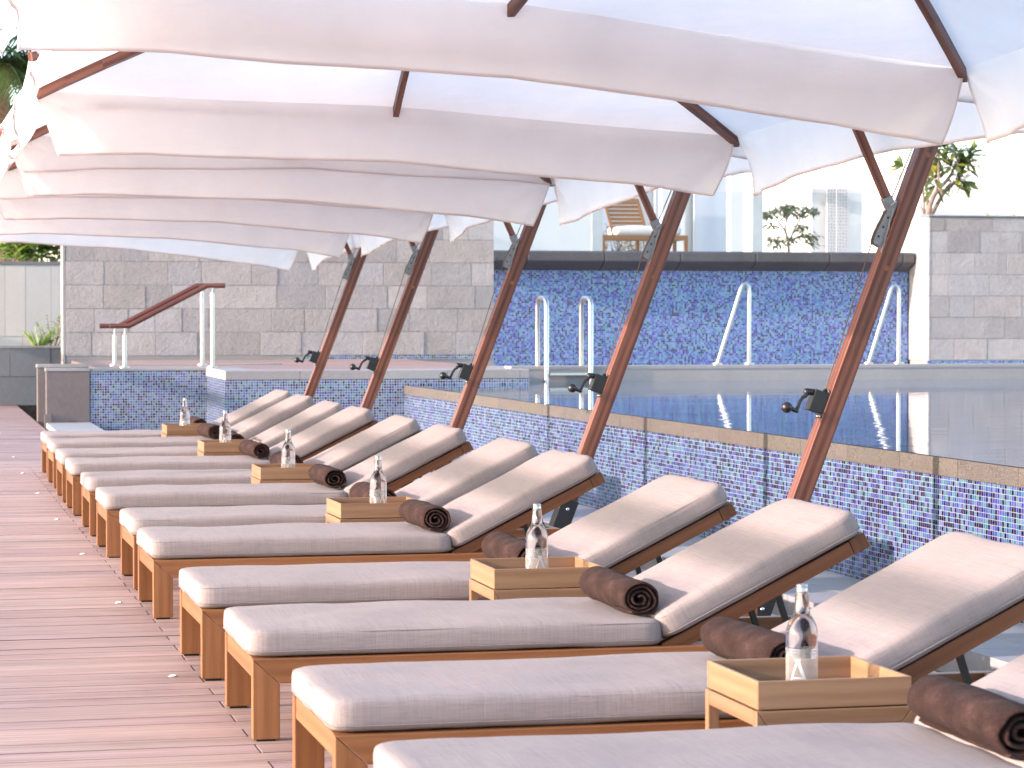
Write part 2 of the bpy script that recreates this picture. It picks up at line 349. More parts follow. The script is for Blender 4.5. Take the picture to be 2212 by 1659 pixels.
while u < 30.9:
    u1 = min(u + .9, 31.08); q = tone(rd, .05)
    for (a0, a1, c0, c1) in ((.80, .42, 0, 1), (.415, .0, 0, 1)):
        P = [(wx(u + .003) - a0, u + .003), (wx(u1 - .003) - a0, u1 - .003), (wx(u1 - .003) - a1, u1 - .003), (wx(u + .003) - a1, u + .003)]
        b.face([(p[0], p[1], -.34) for p in P], None, q)
        for i in range(4):
            p, n = P[i], P[(i + 1) % 4]
            b.face([(p[0], p[1], -.34), (n[0], n[1], -.34), (n[0], n[1], -.5), (p[0], p[1], -.5)], None, q)
    u = u1
tag(b.build('pool_ledge', M['pale_slab']), kind='structure')
# pool water, level with the rim it spills over
WZ = .556
b = MB(); b.face([(wx(1.0) + .012, 1.0, WZ), (40, 1.0, WZ), (40, 32.2, WZ), (7.55, 32.2, WZ), (7.55, 31.12, WZ), (wx(31.1) + .012, 31.08, WZ)])
tag(b.build('pool_water', M['water']), kind='structure')
b = MB()
b.box(7.58, 40, 32.2, 34.2, .30, .72)
tag(b.build('pool_walkway', M['granite_pale']), kind='structure')
b = MB(); b.box(7.6, 40, 32.19, 32.6, .715, .755); 
tag(b.build('walkway_kerb', M['granite_pale']), kind='structure')
b = MB(); b.box(8.0, 40, 34.3, 42.6, .3, .5)
tag(b.build('court_floor', M['pale_slab']), kind='structure')
# raised deck behind the plunge wall
b = MB(); y = 31.55; rd = random.Random(9)
while y < 38.4:
    b.box(3.95 if y < 33.2 else 2.4, 7.45, y, y + .16, .66, .738, tone(rd, .08)); y += .1655
tag(b.build('raised_deck', M['deckwood']), kind='structure')
# terrace behind the blue back wall
b = MB(); b.box(6, 60, 42.9, 62, 2.0, 2.40)
tag(b.build('terrace', M['pale_slab']), kind='structure')

# ---- long infinity-edge wall
root = thing('pool_wall', 'long blue mosaic pool wall with granite rim running behind the umbrella posts', 'wall', (wx(16), 16, -.5))
def strip(mb, off0, off1, z0, z1, ua, ub, q=(1, 1, 1)):
    P = [(wx(ua) + off0, ua), (wx(ub) + off0, ub), (wx(ub) + off1, ub), (wx(ua) + off1, ua)]
    for i in range(4):
        p, n = P[i], P[(i + 1) % 4]
        mb.face([(p[0], p[1], z0), (n[0], n[1], z0), (n[0], n[1], z1), (p[0], p[1], z1)], None, q)
    mb.face([(p[0], p[1], z1) for p in P], None, q); mb.face([(p[0], p[1], z0) for p in reversed(P)], None, q)
off = Vector(root.location)
def local(mb, name, m, r, **k):
    o = mb.build(name, m, None, **k)
    o.parent = r; o.matrix_parent_inverse = Matrix.Identity(4); o.location = o.location - r.location
    return o
b = MB(); strip(b, 0, .3, -.5, .438, 1.0, 31.1); local(b, 'mosaic_face', M['mosaic_y'], root)
b = MB(); u = 1.0; rd = random.Random(2)
while u < 31.0:
    L = rd.choice((.9, .9, 1.0, .2 if rd.random() < .3 else .85)); u1 = min(u + L, 31.09)
    strip(b, -.004, .28, .441, .552, u + .002, u1 - .002, tone(rd, .07)); u = u1
local(b, 'coping', M['granite'], root)

# ---- raised plunge pool: front wall, return, side wall, parapets
root = thing('plunge_pool_wall', 'blue mosaic plunge pool wall with pale coping beyond the farthest loungers', 'wall', (5.5, 31.1, -.5))
b = MB(); b.box(3.785, 7.57, 31.1, 31.5, -.5, .628); b.box(2.30, 3.785, 33.10, 33.3, -.5, .700); local(b, 'mosaic_front', M['mosaic_x'], root)
b = MB(); b.box(3.781, 3.7848, 31.1005, 33.098, -.5, .627); local(b, 'mosaic_return', M['mosaic_y'], root)
b = MB(); rd = random.Random(4); x = 3.777
while x < 7.5:
    x1 = min(x + .92, 7.575); b.box(x + .002, x1 - .002, 31.096, 31.54, .630, .742, tone(rd, .05)); x = x1
b.box(3.777, 4.2, 31.545, 33.35, .630, .7415)
b.box(2.31, 3.777, 33.094, 33.34, .702, .7405)
local(b, 'coping', M['granite_pale'], root, bevel=.006)
root = thing('stair_parapet', 'low grey rendered parapet wall at the left end of the blue mosaic', 'wall', (2.0, 33.1, 0))
b = MB(); b.box(1.745, 2.297, 33.09, 33.28, -.5, .700); local(b, 'panel', M['plaster'], root, bevel=.008)
b = MB(); b.box(1.735, 2.304, 33.08, 33.30, .702, .742); local(b, 'cap', M['granite_pale'], root, bevel=.006)
root = thing('stair_parapet', 'second low grey parapet wall just behind the one beside the mosaic', 'wall', (2.0, 34.8, 0))
b = MB(); b.box(1.72, 5.0, 34.8, 34.98, -.5, .712); local(b, 'panel', M['plaster'], root, bevel=.008)
b = MB(); b.box(1.71, 5.0, 34.79, 35.0, .714, .758); local(b, 'cap', M['granite_pale'], root, bevel=.006)
b = MB()
for i in range(4): b.box(2.0 + i * .34, 2.34 + i * .34, 33.3, 34.78, -.4, .12 + i * .15)
tag(b.build('pool_steps', M['pale_slab']), kind='structure')
b = MB(); b.box(1.74, 2.30, 24.62, 33.07, -.45, .052); o = b.build('basin_kerb', M['pale_slab']); tag(o, kind='structure')
b = MB(); b.box(1.72, 1.80, 33.0, 33.06, -.1, .16); 
tag(b.build('corner_block', M['plaster'], None, (1.76, 33.03, 0)), 'small grey corner block at the foot of the low parapet', 'block')

# ---- coursed stone walls: every block has its own tone
def block_wall(mb, x0, x1, y, z0, z1, course, lens, rd, depth=.12, side=None, gap=.006, spread=.20):
    z = z0
    while z < z1 - .02:
        zt = min(z + course, z1); x = x0; first = True
        while x < x1 - .01:
            L = rd.choice(lens) * (rd.uniform(.35, 1) if first else 1); first = False
            xe = x + L
            if x1 - xe < .15: xe = x1
            q = 1 + rd.uniform(-spread, spread * .6); wq = rd.uniform(-.03, .03)
            pr = rd.uniform(0, .008)
            mb.box(x + gap / 2, xe - gap / 2, y - pr, y + depth, z + gap / 2, zt - gap / 2, (q * (1 + wq), q, q * (1 - wq)), None, 0)
            x = xe
        z = zt
SW = 38.6
root = thing('stone_wall', 'tall grey coursed stone wall behind the handrail and the far umbrellas', 'wall', (5.5, SW, .7))
b = MB(); block_wall(b, 2.32, 8.84, SW, .80, 3.25, .352, (.5, .62, .75, .95, .4), random.Random(21), gap=.010, spread=.17); 
z = .80
local(b, 'block_face', M['slate'], root, bevel=.004)
b = MB(); b.box(2.33, 8.83, SW + .003, SW + .6, .3, 3.24); local(b, 'mortar_core', M['mortar'], root)
b = MB(); b.box(5.9, 8.835, SW - .012, SW + .04, .735, .797); local(b, 'mosaic_band', M['mosaic_x'], root)
b = MB(); b.box(2.285, 2.318, SW - .004, SW + .5, -.4, 3.25); local(b, 'edge_trim', M['granite_pale'], root)

BW = 42.5
root = thing('back_wall', 'blue mosaic back wall under a dark granite ledge across the pool', 'wall', (13, BW, .5))
b = MB(); b.box(8.9, 17.22, BW, BW + .4, .3, 2.20); local(b, 'mosaic_face', M['mosaic_far'], root)
b = MB(); rd = random.Random(8); x = 8.88
while x < 17.2:
    x1 = min(x + 1.35, 17.20)
    b.prism([(0, 2.485), (0, 2.32), (.34, 2.17), (.7, 2.17), (.7, 2.485)], x + .002, x1 - .002, tone(rd, .06), Matrix(((0, 1, 0, 0), (1, 0, 0, BW - .36), (0, 0, 1, 0), (0, 0, 0, 1))))
    x = x1
local(b, 'ledge', M['granite_dark'], root, bevel=.02)
b = MB(); b.box(8.9, 17.2, BW - .30, BW + .5, 2.487, 2.497); local(b, 'water_film', M['water'], root)

PW = 41.6
root = thing('stone_planter', 'tall grey stone planter at the right edge carrying the leafy tree', 'planter', (18, PW, .5))
b = MB(); block_wall(b, 17.27, 21.5, PW, .62, 3.10, .372, (.45, .6, .75, .9), random.Random(33), gap=.010, spread=.25); local(b, 'block_face', M['slate'], root, bevel=.004)
b = MB(); z = .62; rd = random.Random(6)
while z < 3.09:
    q = 1.12 + rd.uniform(-.06, .06); b.box(17.235, 17.266, PW - .006, BW - .01 if z < 2.2 else BW + .4, z + .003, min(z + .372, 3.1) - .003, (q, q, q)); z += .372
local(b, 'side_face', M['slate'], root)
b = MB(); b.box(17.268, 21.5, PW + .003, PW + .3, .3, 3.09); b.box(17.268, 17.5, PW + .3, BW + .5, .3, 3.09); b.box(17.5, 21.5, PW + .3, BW + .8, .3, 2.95); local(b, 'core', M['mortar'], root)
b = MB(); b.box(17.23, 21.5, PW - .012, PW + .04, .5, .61); local(b, 'mosaic_band', M['mosaic_far'], root)
b = MB(); b.box(17.225, 21.52, PW - .02, PW + .32, 3.103, 3.13); local(b, 'cap', M['slate_face'], root, bevel=.004)

# planter and pale wall on the far left
PL = 40.7
root = thing('low_planter', 'low grey stone planter at the far end of the deck on the left', 'planter', (1.6, PL, 0))
b = MB(); rd = random.Random(12)
block_wall(b, .35, 2.40, PL, 0.0, .90, .45, (.55, .7, .62), rd, .1, spread=.10); local(b, 'block_face', M['slate_face'], root, bevel=.004)
b = MB(); b.box(.35, 2.40, PL + .03, PL + 1.0, -.3, .80); local(b, 'soil', M['soil'], root)
b = MB(); b.box(.33, 2.42, PL - .02, PL + .14, .902, .93); local(b, 'cap', M['granite_pale'], root)
b = MB(); b.box(-1.2, .31, PL - .05, PL + .5, .30, .93); local(b, 'white_side', M['white_wall'], root)
b = MB(); b.box(-1.2, .33, PL - .02, PL + .48, -.3, .298); local(b, 'plinth', M['slate_face'], root)
GW = 43.6
root = thing('garden_wall', 'pale beige stone clad garden wall with plants along its top at left', 'wall', (1, GW, 0))
b = MB(); block_wall(b, -6, 2.6, GW, -.2, 2.24, 1.25, (.34, .38, .30, .42), random.Random(14), .1, gap=.004, spread=.05); local(b, 'tile_face', M['beige_stone'], root)
b = MB(); b.box(-6, 2.6, GW + .05, GW + .3, -.2, 2.24); b.box(-6, 2.6, GW + .3, GW + 1.6, -.2, 2.16); local(b, 'core', M['white_wall'], root)
b = MB(); b.box(-6, 2.6, GW - .02, GW + .25, 2.243, 2.30); local(b, 'cap', M['slate_face'], root)

# ---- buildings beyond the terrace
root = thing('white_building', 'long white rendered building behind the terrace at right', 'building', (22, 66, 2.4))
b = MB()
p0, p1 = at(1480, 400, 66), at(2330, 335, 60)
def wallq(mb, a, c, z0, z1, th=.4):
    d_ = (Vector(c) - Vector(a)); d_.z = 0; n = Vector((-d_.y, d_.x, 0)).normalized() * th
    P = [Vector((a[0], a[1], 0)), Vector((c[0], c[1], 0)), Vector((c[0], c[1], 0)) + n, Vector((a[0], a[1], 0)) + n]
    for i in range(4):
        p, q = P[i], P[(i + 1) % 4]
        mb.face([(p.x, p.y, z0), (q.x, q.y, z0), (q.x, q.y, z1), (p.x, p.y, z1)])
    mb.face([(p.x, p.y, z1) for p in P])
A, Bq = at(1560, 370, 66), at(1990, 339, 60)
Cq = at(2400, 352, 58)
wallq(b, A, Bq, 2.4, Bq.z, .5); wallq(b, Bq, Cq, 2.4, Bq.z - .03, .5)
local(b, 'wall', M['white_wall'], root)
b = MB(); z = at(1800, 402, 62).z; l0, l1 = at(1545, 408, 61), at(2000, 405, 58)
wallq(b, l0, l1, z - .12, z + .1, .25); local(b, 'beam', M['cream_wall'], root)
b = MB()
for px in (1772, 1845):
    a_ = at(px, 450, 60.5); b.box(a_.x - .22, a_.x + .22, a_.y, a_.y + .3, 2.4, z - .13)
local(b, 'pier', M['cream_wall'], root)
b = MB()
for px in (1797, 1820):
    a_ = at(px, 450, 60.3); b.box(a_.x - .125, a_.x + .125, a_.y, a_.y + .06, 2.45, z - .14)
local(b, 'lattice_panel', M['lattice'], root)
root = thing('pale_building', 'pale building with bluish glazing behind the wooden terrace chair', 'building', (17, 60, 2.4))
b = MB()
def slab(px0, px1, pz, u_, th=.3):
    a_, c_ = at(px0, 500, u_), at(px1, 500, u_); b.box(a_.x, c_.x, u_, u_ + th, 2.4, at(px0, pz, u_).z)
slab(1040, 1290, 340, 58); slab(1430, 1480, 300, 58); slab(1578, 1605, 280, 57.6); slab(1480, 1578, 330, 59); slab(1310, 1430, 330, 59)
local(b, 'wall', M['white_wall'], root)
b = MB(); slab(1500, 1572, 345, 58.8, .1); slab(1415, 1428, 345, 58.8, .1); slab(1300, 1345, 345, 58.8, .1); local(b, 'glazing', M['lilac_glass'], root)
# glass balustrade along the terrace edge
root = thing('glass_balustrade', 'clear glass balustrade panels along the terrace edge', 'balustrade', (13, 44.2, 2.4))
b = MB(); b.box(9.2, 11.9, 44.2, 44.212, 2.42, 3.62); b.box(12.1, 14.9, 44.2, 44.212, 2.42, 3.62); b.box(15.12, 17.1, 44.2, 44.212, 2.42, 3.62); local(b, 'pane', M['pane'], root)
for x in (11.9, 14.9):
    b = MB(); b.box(x + .003, x + .197, 44.17, 44.24, 2.4, 3.62); local(b, 'glass_fin', M['fin'], root)

# ------------------------------------------------------------------ deck lamps
b = MB()
for k in range(10):
    u = 10.24 + 2.66 * k; x = 1.03 + (.0 if k < 6 else .03 * (k - 5))
    lab = ['nearest small round lamp set flush in the deck boards', 'second nearest round lamp set in the deck boards', 'third nearest round lamp set in the deck boards', 'fourth nearest round lamp set in the deck boards', 'fifth round lamp set in the deck, counted from the front', 'sixth round lamp set in the deck, counted from the front', 'seventh round lamp in the deck, beyond the farthest lounger feet', 'eighth round lamp in the deck, near the low parapets', 'ninth round lamp in the deck, level with the low parapets', 'farthest round lamp in the deck, before the grey planter'][k]
    r = thing('deck_lamp', lab, 'deck light', (x, u, 0), 0, 'round lamps set in the deck')
    q = MB(); q.lathe([(.0, .004), (.0115, .0038), (.012, .0)], 20); q.build('lens', M['lamp'], r)
    q = MB(); q.lathe([(.0125, -.002), (.0125, .0045), (.018, .004), (.019, -.002)], 20); q.build('trim_ring', M['grey_plate'], r)

# ------------------------------------------------------------------ loungers
FOLD, LEN, WID, TZ, RZ, TILT = 1.455, 2.30, .80, .280, .196, 26.5
def cushion_mesh(L, W, T, r, seed, crown=.005):
    """rounded pad lying in X 0..L, Y 0..W, Z 0..T"""
    nx, ny, nz = max(8, int(L / .045)), 16, 5
    b = MB()
    rp = .055                                    # plan corner radius
    def shape(p):
        x, y, z = p
        q = Vector((min(max(x, rp), L - rp), min(max(y, rp), W - rp), min(max(z, r), T - r)))
        dxy = Vector((x - q.x, y - q.y, 0)); dz = z - q.z
        l = dxy.length
        if l > 0: dxy = dxy / max(abs(dxy.x), abs(dxy.y)) * rp if False else dxy.normalized() * min(l, rp) if l > rp else dxy
        o = Vector((q.x + dxy.x, q.y + dxy.y, z))
        if abs(dz) > 0:                          # round the top and bottom rims
            k = abs(dz) / r; inset = r * (1 - math.sqrt(max(0, 1 - k * k)))
            c = Vector((L / 2, W / 2, 0)); sx = (L / 2 - inset) / (L / 2); sy = (W / 2 - inset) / (W / 2)
            o.x = c.x + (o.x - c.x) * sx; o.y = c.y + (o.y - c.y) * sy
        fx, fy = (o.x / L * 2 - 1), (o.y / W * 2 - 1)
        hgt = (z / T - .5) * 2
        o.z += crown * hgt * (1 - fx ** 4) * (1 - fy ** 4)
        nv = mnoise.noise(Vector((o.x * 3.1 + seed * 7.3, o.y * 5 + seed, z * 9)))
        n2 = mnoise.noise(Vector((o.x * 11 + seed * 3.1, o.y * 14, z * 25 + seed))) + 1.2 * abs(mnoise.noise(Vector((o.x * 2.2 + seed, o.y * 3.3 + seed * 2, .5)))) - .3
        o.z += .0085 * nv * (1 if z > T / 2 else .5) + .0018 * n2
        o.y += (.004 * nv + .0016 * n2) * (1 if y > W / 2 else -1) * (1 - hgt * hgt)
        o.x += (.003 * n2)
        return o
    def rim(n, Lx):                              # denser towards the rims
        t = [i / n for i in range(n + 1)]; return [Lx * (.5 - .5 * math.copysign(abs(1 - 2 * a) ** .8, 1 - 2 * a)) for a in t]
    X, Y, Z = rim(nx, L), rim(ny, W), [T * a for a in (0, .06, .16, .32, .68, .84, .94, 1)]
    for z in (0, T): b.grid([[shape((x, y, z)) for y in Y] for x in X])
    for y in (0, W): b.grid([[shape((x, y, z)) for z in Z] for x in X])
    for x in (0, L): b.grid([[shape((x, y, z)) for z in Z] for y in Y])
    return b
def piping(L, W, T, r):
    b = MB(); n = 8; rp = .052
    for z, ins, pr in ((T * .20, .0, .0019), (T * .86, .0048, .0013)):
        pts = []
        for cx, cy, a0 in ((L - rp, W - rp, 0), (rp, W - rp, 90), (rp, rp, 180), (L - rp, rp, 270)):
            for i in range(n + 1):
                a = R(a0 + 90 * i / n); pts.append((cx + (rp - ins) * math.cos(a), cy + (rp - ins) * math.sin(a), z))
        pts.append(pts[0]); b.tube(pts, pr, 5, cap=False)
    return b
CT = .092
HX, HZ = FOLD + .005, .262                       # hinge of the backrest
BM = Matrix.Translation((HX, 0, HZ)) @ Matrix.Rotation(-R(TILT), 4, 'Y')
def make_lounger():
    r = thing('sun_lounger', '', 'sun lounger')
    th = .048
    for i, (x, y) in enumerate(((0, 0), (0, WID - th), (LEN, 0), (LEN, WID - th))):
        m = MB(); s = 1 if x == 0 else -1
        m.prism([(x, .008), (x + s * .092, .008), (x + s * .092, RZ), (x, TZ)], y, y + th, (1, 1, 1), None, 1)
        leg = m.build('leg', M['teak'], r, bevel=.003)
        f = MB(); f.box(x + s * .046 - .032, x + s * .046 + .032, y + .008, y + th - .008, 0, .0078); f.build('foot_pad', M['rubber'], leg)
    for y in (0, WID - th):
        m = MB(); m.prism([(.0012, TZ), (.0932, RZ + .0008), (LEN - .0932, RZ + .0008), (LEN - .0012, TZ)], y, y + th); m.build('side_rail', M['teak'], r, bevel=.003)
    for x in (.004, LEN - .044):
        m = MB(); m.box(x, x + .04, th + .001, WID - th - .001, .212, TZ - .001); m.build('end_rail', M['teak'], r, bevel=.003)
    m = MB(); n = 13
    for i in range(n):
        x = .060 + i * (FOLD - .12) / (n - 1); m.box(x, x + .096, th + .002, WID - th - .002, .253, .277)
    m.build('seat_slats', M['slat'], r, bevel=.002)
    bw0, bw1 = .052, WID - .052
    fr = None
    for y in (bw0, bw1 - .04):
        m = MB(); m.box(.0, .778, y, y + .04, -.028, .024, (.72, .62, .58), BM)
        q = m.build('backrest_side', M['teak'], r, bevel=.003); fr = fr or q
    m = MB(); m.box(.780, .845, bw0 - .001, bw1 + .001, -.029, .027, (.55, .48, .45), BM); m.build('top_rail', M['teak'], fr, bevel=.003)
    m = MB()
    for i in range(8): m.box(.05 + i * .088, .05 + i * .088 + .058, bw0 + .041, bw1 - .041, .0, .022, (1, 1, 1), BM)
    m.build('back_slats', M['slat'], fr)
    m = MB()
    for y in (.2, .6):
        a = BM @ Vector((.50, y, -.03)); m.bar((LEN - .30, y, .215), a, .02, .02, (0, 1, 0))
    m.box(LEN - .34, LEN - .26, th + .002, WID - th - .002, .200, .222)
    m.build('prop_strut', M['black_metal'], r)
    sc_ = cushion_mesh(FOLD + .012, WID - .03, CT, .023, 1).build('seat_cushion', M['cushion'], r); sc_.location = (-.012, .015, TZ + .004)
    p = piping(FOLD + .012, WID - .03, CT, .03).build('piping', M['piping'], sc_)
    bc = cushion_mesh(.825, WID - .03, CT, .023, 2).build('back_cushion', M['cushion'], r)
    bc.matrix_local = BM @ Matrix.Translation((.015, .015, .034))
    piping(.825, WID - .03, CT, .03).build('piping', M['piping'], bc)
    return r
LU = [5.55, 6.99, 8.60, 10.08, 12.155, 13.455, 15.265, 16.77, 18.50, 19.83, 21.45, 22.84]
LX = [1.14, 1.15, 1.135, 1.13, 1.135, 1.155, 1.152, 1.158, 1.158, 1.163, 1.185, 1.205]
LL = ['nearest sun lounger, its cushion cut by the bottom edge of the photo',
      'sun lounger just behind the nearest tray table, second from the front',
      'sun lounger in front of the second tray table, under the nearest visible umbrella post',
      'sun lounger just behind the second nearest tray table, fourth from the front',
      'fifth sun lounger from the front, showing its whole wooden side rail',
      'sixth sun lounger from the front, just behind the third nearest tray table',
      'seventh sun lounger from the front, in front of the fourth nearest tray table',
      'eighth sun lounger from the front, just behind the fourth nearest tray table',
      'ninth sun lounger from the front, in front of the second farthest tray table',
      'third farthest sun lounger, just behind the second farthest tray table',
      'second farthest sun lounger, in front of the farthest tray table',
      'farthest sun lounger, last of the row, before the blue mosaic wall']
proto = make_lounger(); loungers = []
for i in range(12):
    o = proto if i == 0 else copy_tree(proto)
    rr = random.Random(100 + i)
    o.location = (LX[i], LU[i], 0); o.rotation_euler.z = R(rr.uniform(-.25, .25))
    tag(o, LL[i], 'sun lounger', 'sun loungers in a row on the deck'); loungers.append(o)
for i, o in enumerate(loungers):
    if i == 0: continue
    for nm, L in (('seat_cushion', FOLD + .012), ('back_cushion', .825)):
        c = kid(o, nm)[0]
        tmp = cushion_mesh(L, WID - .03, CT, .023, 10 + i * 2.7 + (5 if nm[0] == 'b' else 0)).build('tmp', M['cushion'])
        c.data = tmp.data; bpy.data.objects.remove(tmp); c.data.name = nm

# ------------------------------------------------------------------ rolled towels
def towel_mesh(seed):
    rd = random.Random(seed); L = .57; b = MB(); turns = rd.choice((3.1, 3.4, 3.7)); N = 96; th = .0175 - .001 * turns + .0012
    ns = 15; TA = turns * 2 * math.pi - 2.0
    pts = []
    for k in range(N + 1):
        a = k / N; ang = a * turns * 2 * math.pi
        r = .010 + .058 * min(a, .93) ** .92 - .006 * max(0, a - .93) / .07
        pts.append((ang, r))
    def P(ang, r, y, e):
        w = 1 + .11 * mnoise.noise(Vector((math.cos(ang) * 1.2 + seed, math.sin(ang) * 1.2, y * 4 + ang * .12))) + .03 * mnoise.noise(Vector((ang * 2.2, y * 16, seed)))
        x, z = r * w * math.cos(-ang + TA), r * w * math.sin(-ang + TA)
        z = z * .93 if z > 0 else z * .84
        return Vector((x * 1.05, y, z))
    rows_o, rows_i = [], []
    for k, (ang, r) in enumerate(pts):
        jit0, jit1 = .020 * mnoise.noise(Vector((ang * .35, seed, 0))) + .004 * mnoise.noise(Vector((ang * 2, seed, 4))), .020 * mnoise.noise(Vector((ang * .35, seed, 9)))
        y0, y1 = jit0, L + jit1
        f = 1.0
        ro, ri = [], []
        for s in range(ns):
            tt = s / (ns - 1); y = y0 + (y1 - y0) * tt
            edge = min(tt, 1 - tt) * L; pin = .0035 * math.exp(-edge / .012)
            ro.append(P(ang, r + th / 2 - pin, y, 0)); ri.append(P(ang, r - th / 2 + pin, y, 0))
        rows_o.append(ro); rows_i.append(ri)
    b.grid(rows_o); b.grid([list(reversed(q)) for q in rows_i])
    b.grid([[rows_o[k][0], (rows_o[k][0] + rows_i[k][0]) / 2 - Vector((0, .003, 0)), rows_i[k][0]] for k in range(N + 1)])
    b.grid([[rows_o[k][-1], (rows_o[k][-1] + rows_i[k][-1]) / 2 + Vector((0, .003, 0)), rows_i[k][-1]] for k in range(N + 1)])
    b.grid([rows_o[-1], rows_i[-1]]); b.grid([rows_o[0], rows_i[0]])
    return b
TL = ['brown rolled towel on the nearest sun lounger, cut by the right edge of the photo', 'brown rolled towel behind the nearest water bottle',
      'large brown rolled towel right of the second nearest tray table, its spiral end facing us', 'brown rolled towel behind the second nearest water bottle',
      'brown rolled towel on the fifth sun lounger, spiral end right of the third tray table', 'brown rolled towel behind the third nearest water bottle',
      'brown rolled towel on the seventh sun lounger, right of the fourth tray table', 'brown rolled towel behind the fourth nearest water bottle',
      'brown rolled towel on the ninth sun lounger, right of the second farthest tray table', 'brown rolled towel behind the second farthest water bottle',
      'brown rolled towel on the second farthest sun lounger, beside the farthest tray table', 'farthest brown rolled towel, behind the farthest water bottle']
TM = [towel_mesh(s) for s in (3, 11, 29, 41, 58, 73)]
tms = [m.build('rolled_towel', M['towel'], sharp=60) for m in TM]
for i in range(12):
    rr = random.Random(50 + i)
    o = tms[i] if i < 6 else tms[i % 6].copy()
    if i >= 6: C.objects.link(o)
    o.location = (LX[i] + 1.355 + rr.uniform(-.02, .02), LU[i] + .07 + rr.uniform(-.02, .03), TZ + .004 + CT + .066); o.rotation_euler = (0, rr.uniform(-.3, .3), R(rr.uniform(-2, 4)))
    s = rr.uniform(.97, 1.06) if i else 1.12; o.scale = (s, 1, s)
    if i == 0: o.location.x += .075; o.location.z += .007
    tag(o, TL[i], 'towel', 'rolled towels on the loungers')

# ------------------------------------------------------------------ tray tables and bottles
TU = [6.46, 9.53, 12.985, 16.11, 19.345, 22.31]
TXX = [2.195, 2.18, 2.165, 2.175, 2.185, 2.20]
TS, TH, TRAY = .445, .470, .076
def make_table():
    r = thing('tray_table', '', 'side table'); g = .008; w = .032
    lt = TH - TRAY - .004
    for x in (0, TS - w):
        for y in (0, TS - w):
            m = MB(); s = 1 if x == 0 else -1; xa = 0 if x == 0 else TS
            m.prism([(xa, 0), (xa + s * w, 0), (xa + s * w, lt - .042), (xa, lt)], y, y + w, (1, 1, 1), None, 1); m.build('leg', M['oak'], r, bevel=.002)
    m = MB()
    for y in (0, TS - w): m.prism([(.001, lt), (w + .001, lt - .0415), (TS - w - .001, lt - .0415), (TS - .001, lt)], y, y + w)
    for x in (0.0005, TS - w - .0005): m.box(x, x + w, w + .001, TS - w - .001, lt - .042, lt - .0005)
    m.build('apron', M['oak'], r, bevel=.002)
    t_ = MB(); e = .004; k = .011; z0 = TH - TRAY
    t_.box(e, TS - e, e, e + k, z0, TH); t_.box(e, TS - e, TS - e - k, TS - e, z0, TH)
    t_.box(e, e + k, e + k + .0004, TS - e - k - .0004, z0, TH - .0004, (1.1, 1.08, 1.02)); t_.box(TS - e - k, TS - e, e + k + .0004, TS - e - k - .0004, z0, TH - .0004, (1.1, 1.08, 1.02))
    tr = t_.build('tray', M['oak'], r, bevel=.0018)
    f = MB(); f.box(e + k + .0005, TS - e - k - .0005, e + k + .0005, TS - e - k - .0005, z0 + .004, z0 + .014); f.build('tray_floor', M['oak'], tr)
    return r
TBL = ['nearest square wooden tray table, behind the nearest lounger cushion', 'second nearest square wooden tray table, left of the large rolled towel',
       'third nearest square wooden tray table, in the middle of the row', 'fourth nearest square wooden tray table', 'second farthest square wooden tray table', 'farthest square wooden tray table, by the blue mosaic wall']
proto = make_table()
for i in range(6):
    o = proto if i == 0 else copy_tree(proto)
    o.location = (TXX[i], TU[i], 0); o.rotation_euler.z = R(random.Random(i).uniform(-.5, .5))
    tag(o, TBL[i], 'side table', 'tray tables between pairs of loungers')

# letters as strokes, wrapped round the bottle: (list of strokes, each: points + width)
GLY = {'A': [([(0, 0), (.42, 1)], .07), ([(.42, 1), (.88, 0)], .16), ([(.17, .33), (.70, .33)], .06), ([(.28, 1.0), (.56, 1.0)], .06)],
       'R': [([(.1, 0), (.1, 1)], .13), ([(.1, .97), (.5, .97), (.66, .86), (.70, .74), (.64, .6), (.5, .5), (.1, .5)], .08), ([(.42, .5), (.82, 0)], .13)],
       'D': [([(.2, 1), (.5, .97), (.74, .84), (.84, .62), (.84, .38), (.74, .16), (.5, .03), (.2, 0)], .13)],
       'S': [([(.62, .82), (.45, .97), (.22, .93), (.14, .76), (.28, .58), (.50, .46), (.62, .28), (.5, .08), (.28, .02), (.1, .16)], .12)]}
def letter(b, ch, phi, z0, h, r, w=None):
    w = w or h
    for pts, wd in GLY[ch]:
        rows = []
        for i, p in enumerate(pts):
            a_, c_ = pts[max(i - 1, 0)], pts[min(i + 1, len(pts) - 1)]
            d_ = Vector((c_[0] - a_[0], c_[1] - a_[1])).normalized(); n = Vector((-d_.y, d_.x)) * wd / 2
            if ch == 'A' and abs(d_.y) > .1: n = Vector((wd / 2, 0))
            rows.append([(p[0] + n.x, p[1] + n.y), (p[0] - n.x, p[1] - n.y)])
        out = []
        for i in range(len(rows) - 1):
            for s in range(4):
                out.append([tuple(rows[i][j][k] + (rows[i + 1][j][k] - rows[i][j][k]) * s / 4 for k in (0, 1)) for j in (0, 1)])
        out.append(rows[-1])
        def g(p):
            rr_ = r(z0 + p[1] * h) if callable(r) else r
            an = phi + (p[0] - .45) * w / rr_
            return Vector((rr_ * math.sin(an), -rr_ * math.cos(an), z0 + p[1] * h))
        b.grid([[g(p) for p in row] for row in out])
BOT = [(.0, 0), (.040, .0), (.0435, .004), (.044, .012), (.044, .150), (.0435, .163), (.041, .177), (.036, .191), (.0295, .202), (.0245, .209), (.0225, .214), (.0205, .235), (.0180, .266), (.0178, .270), (.0165, .273), (.0140, .274), (.0, .274)]
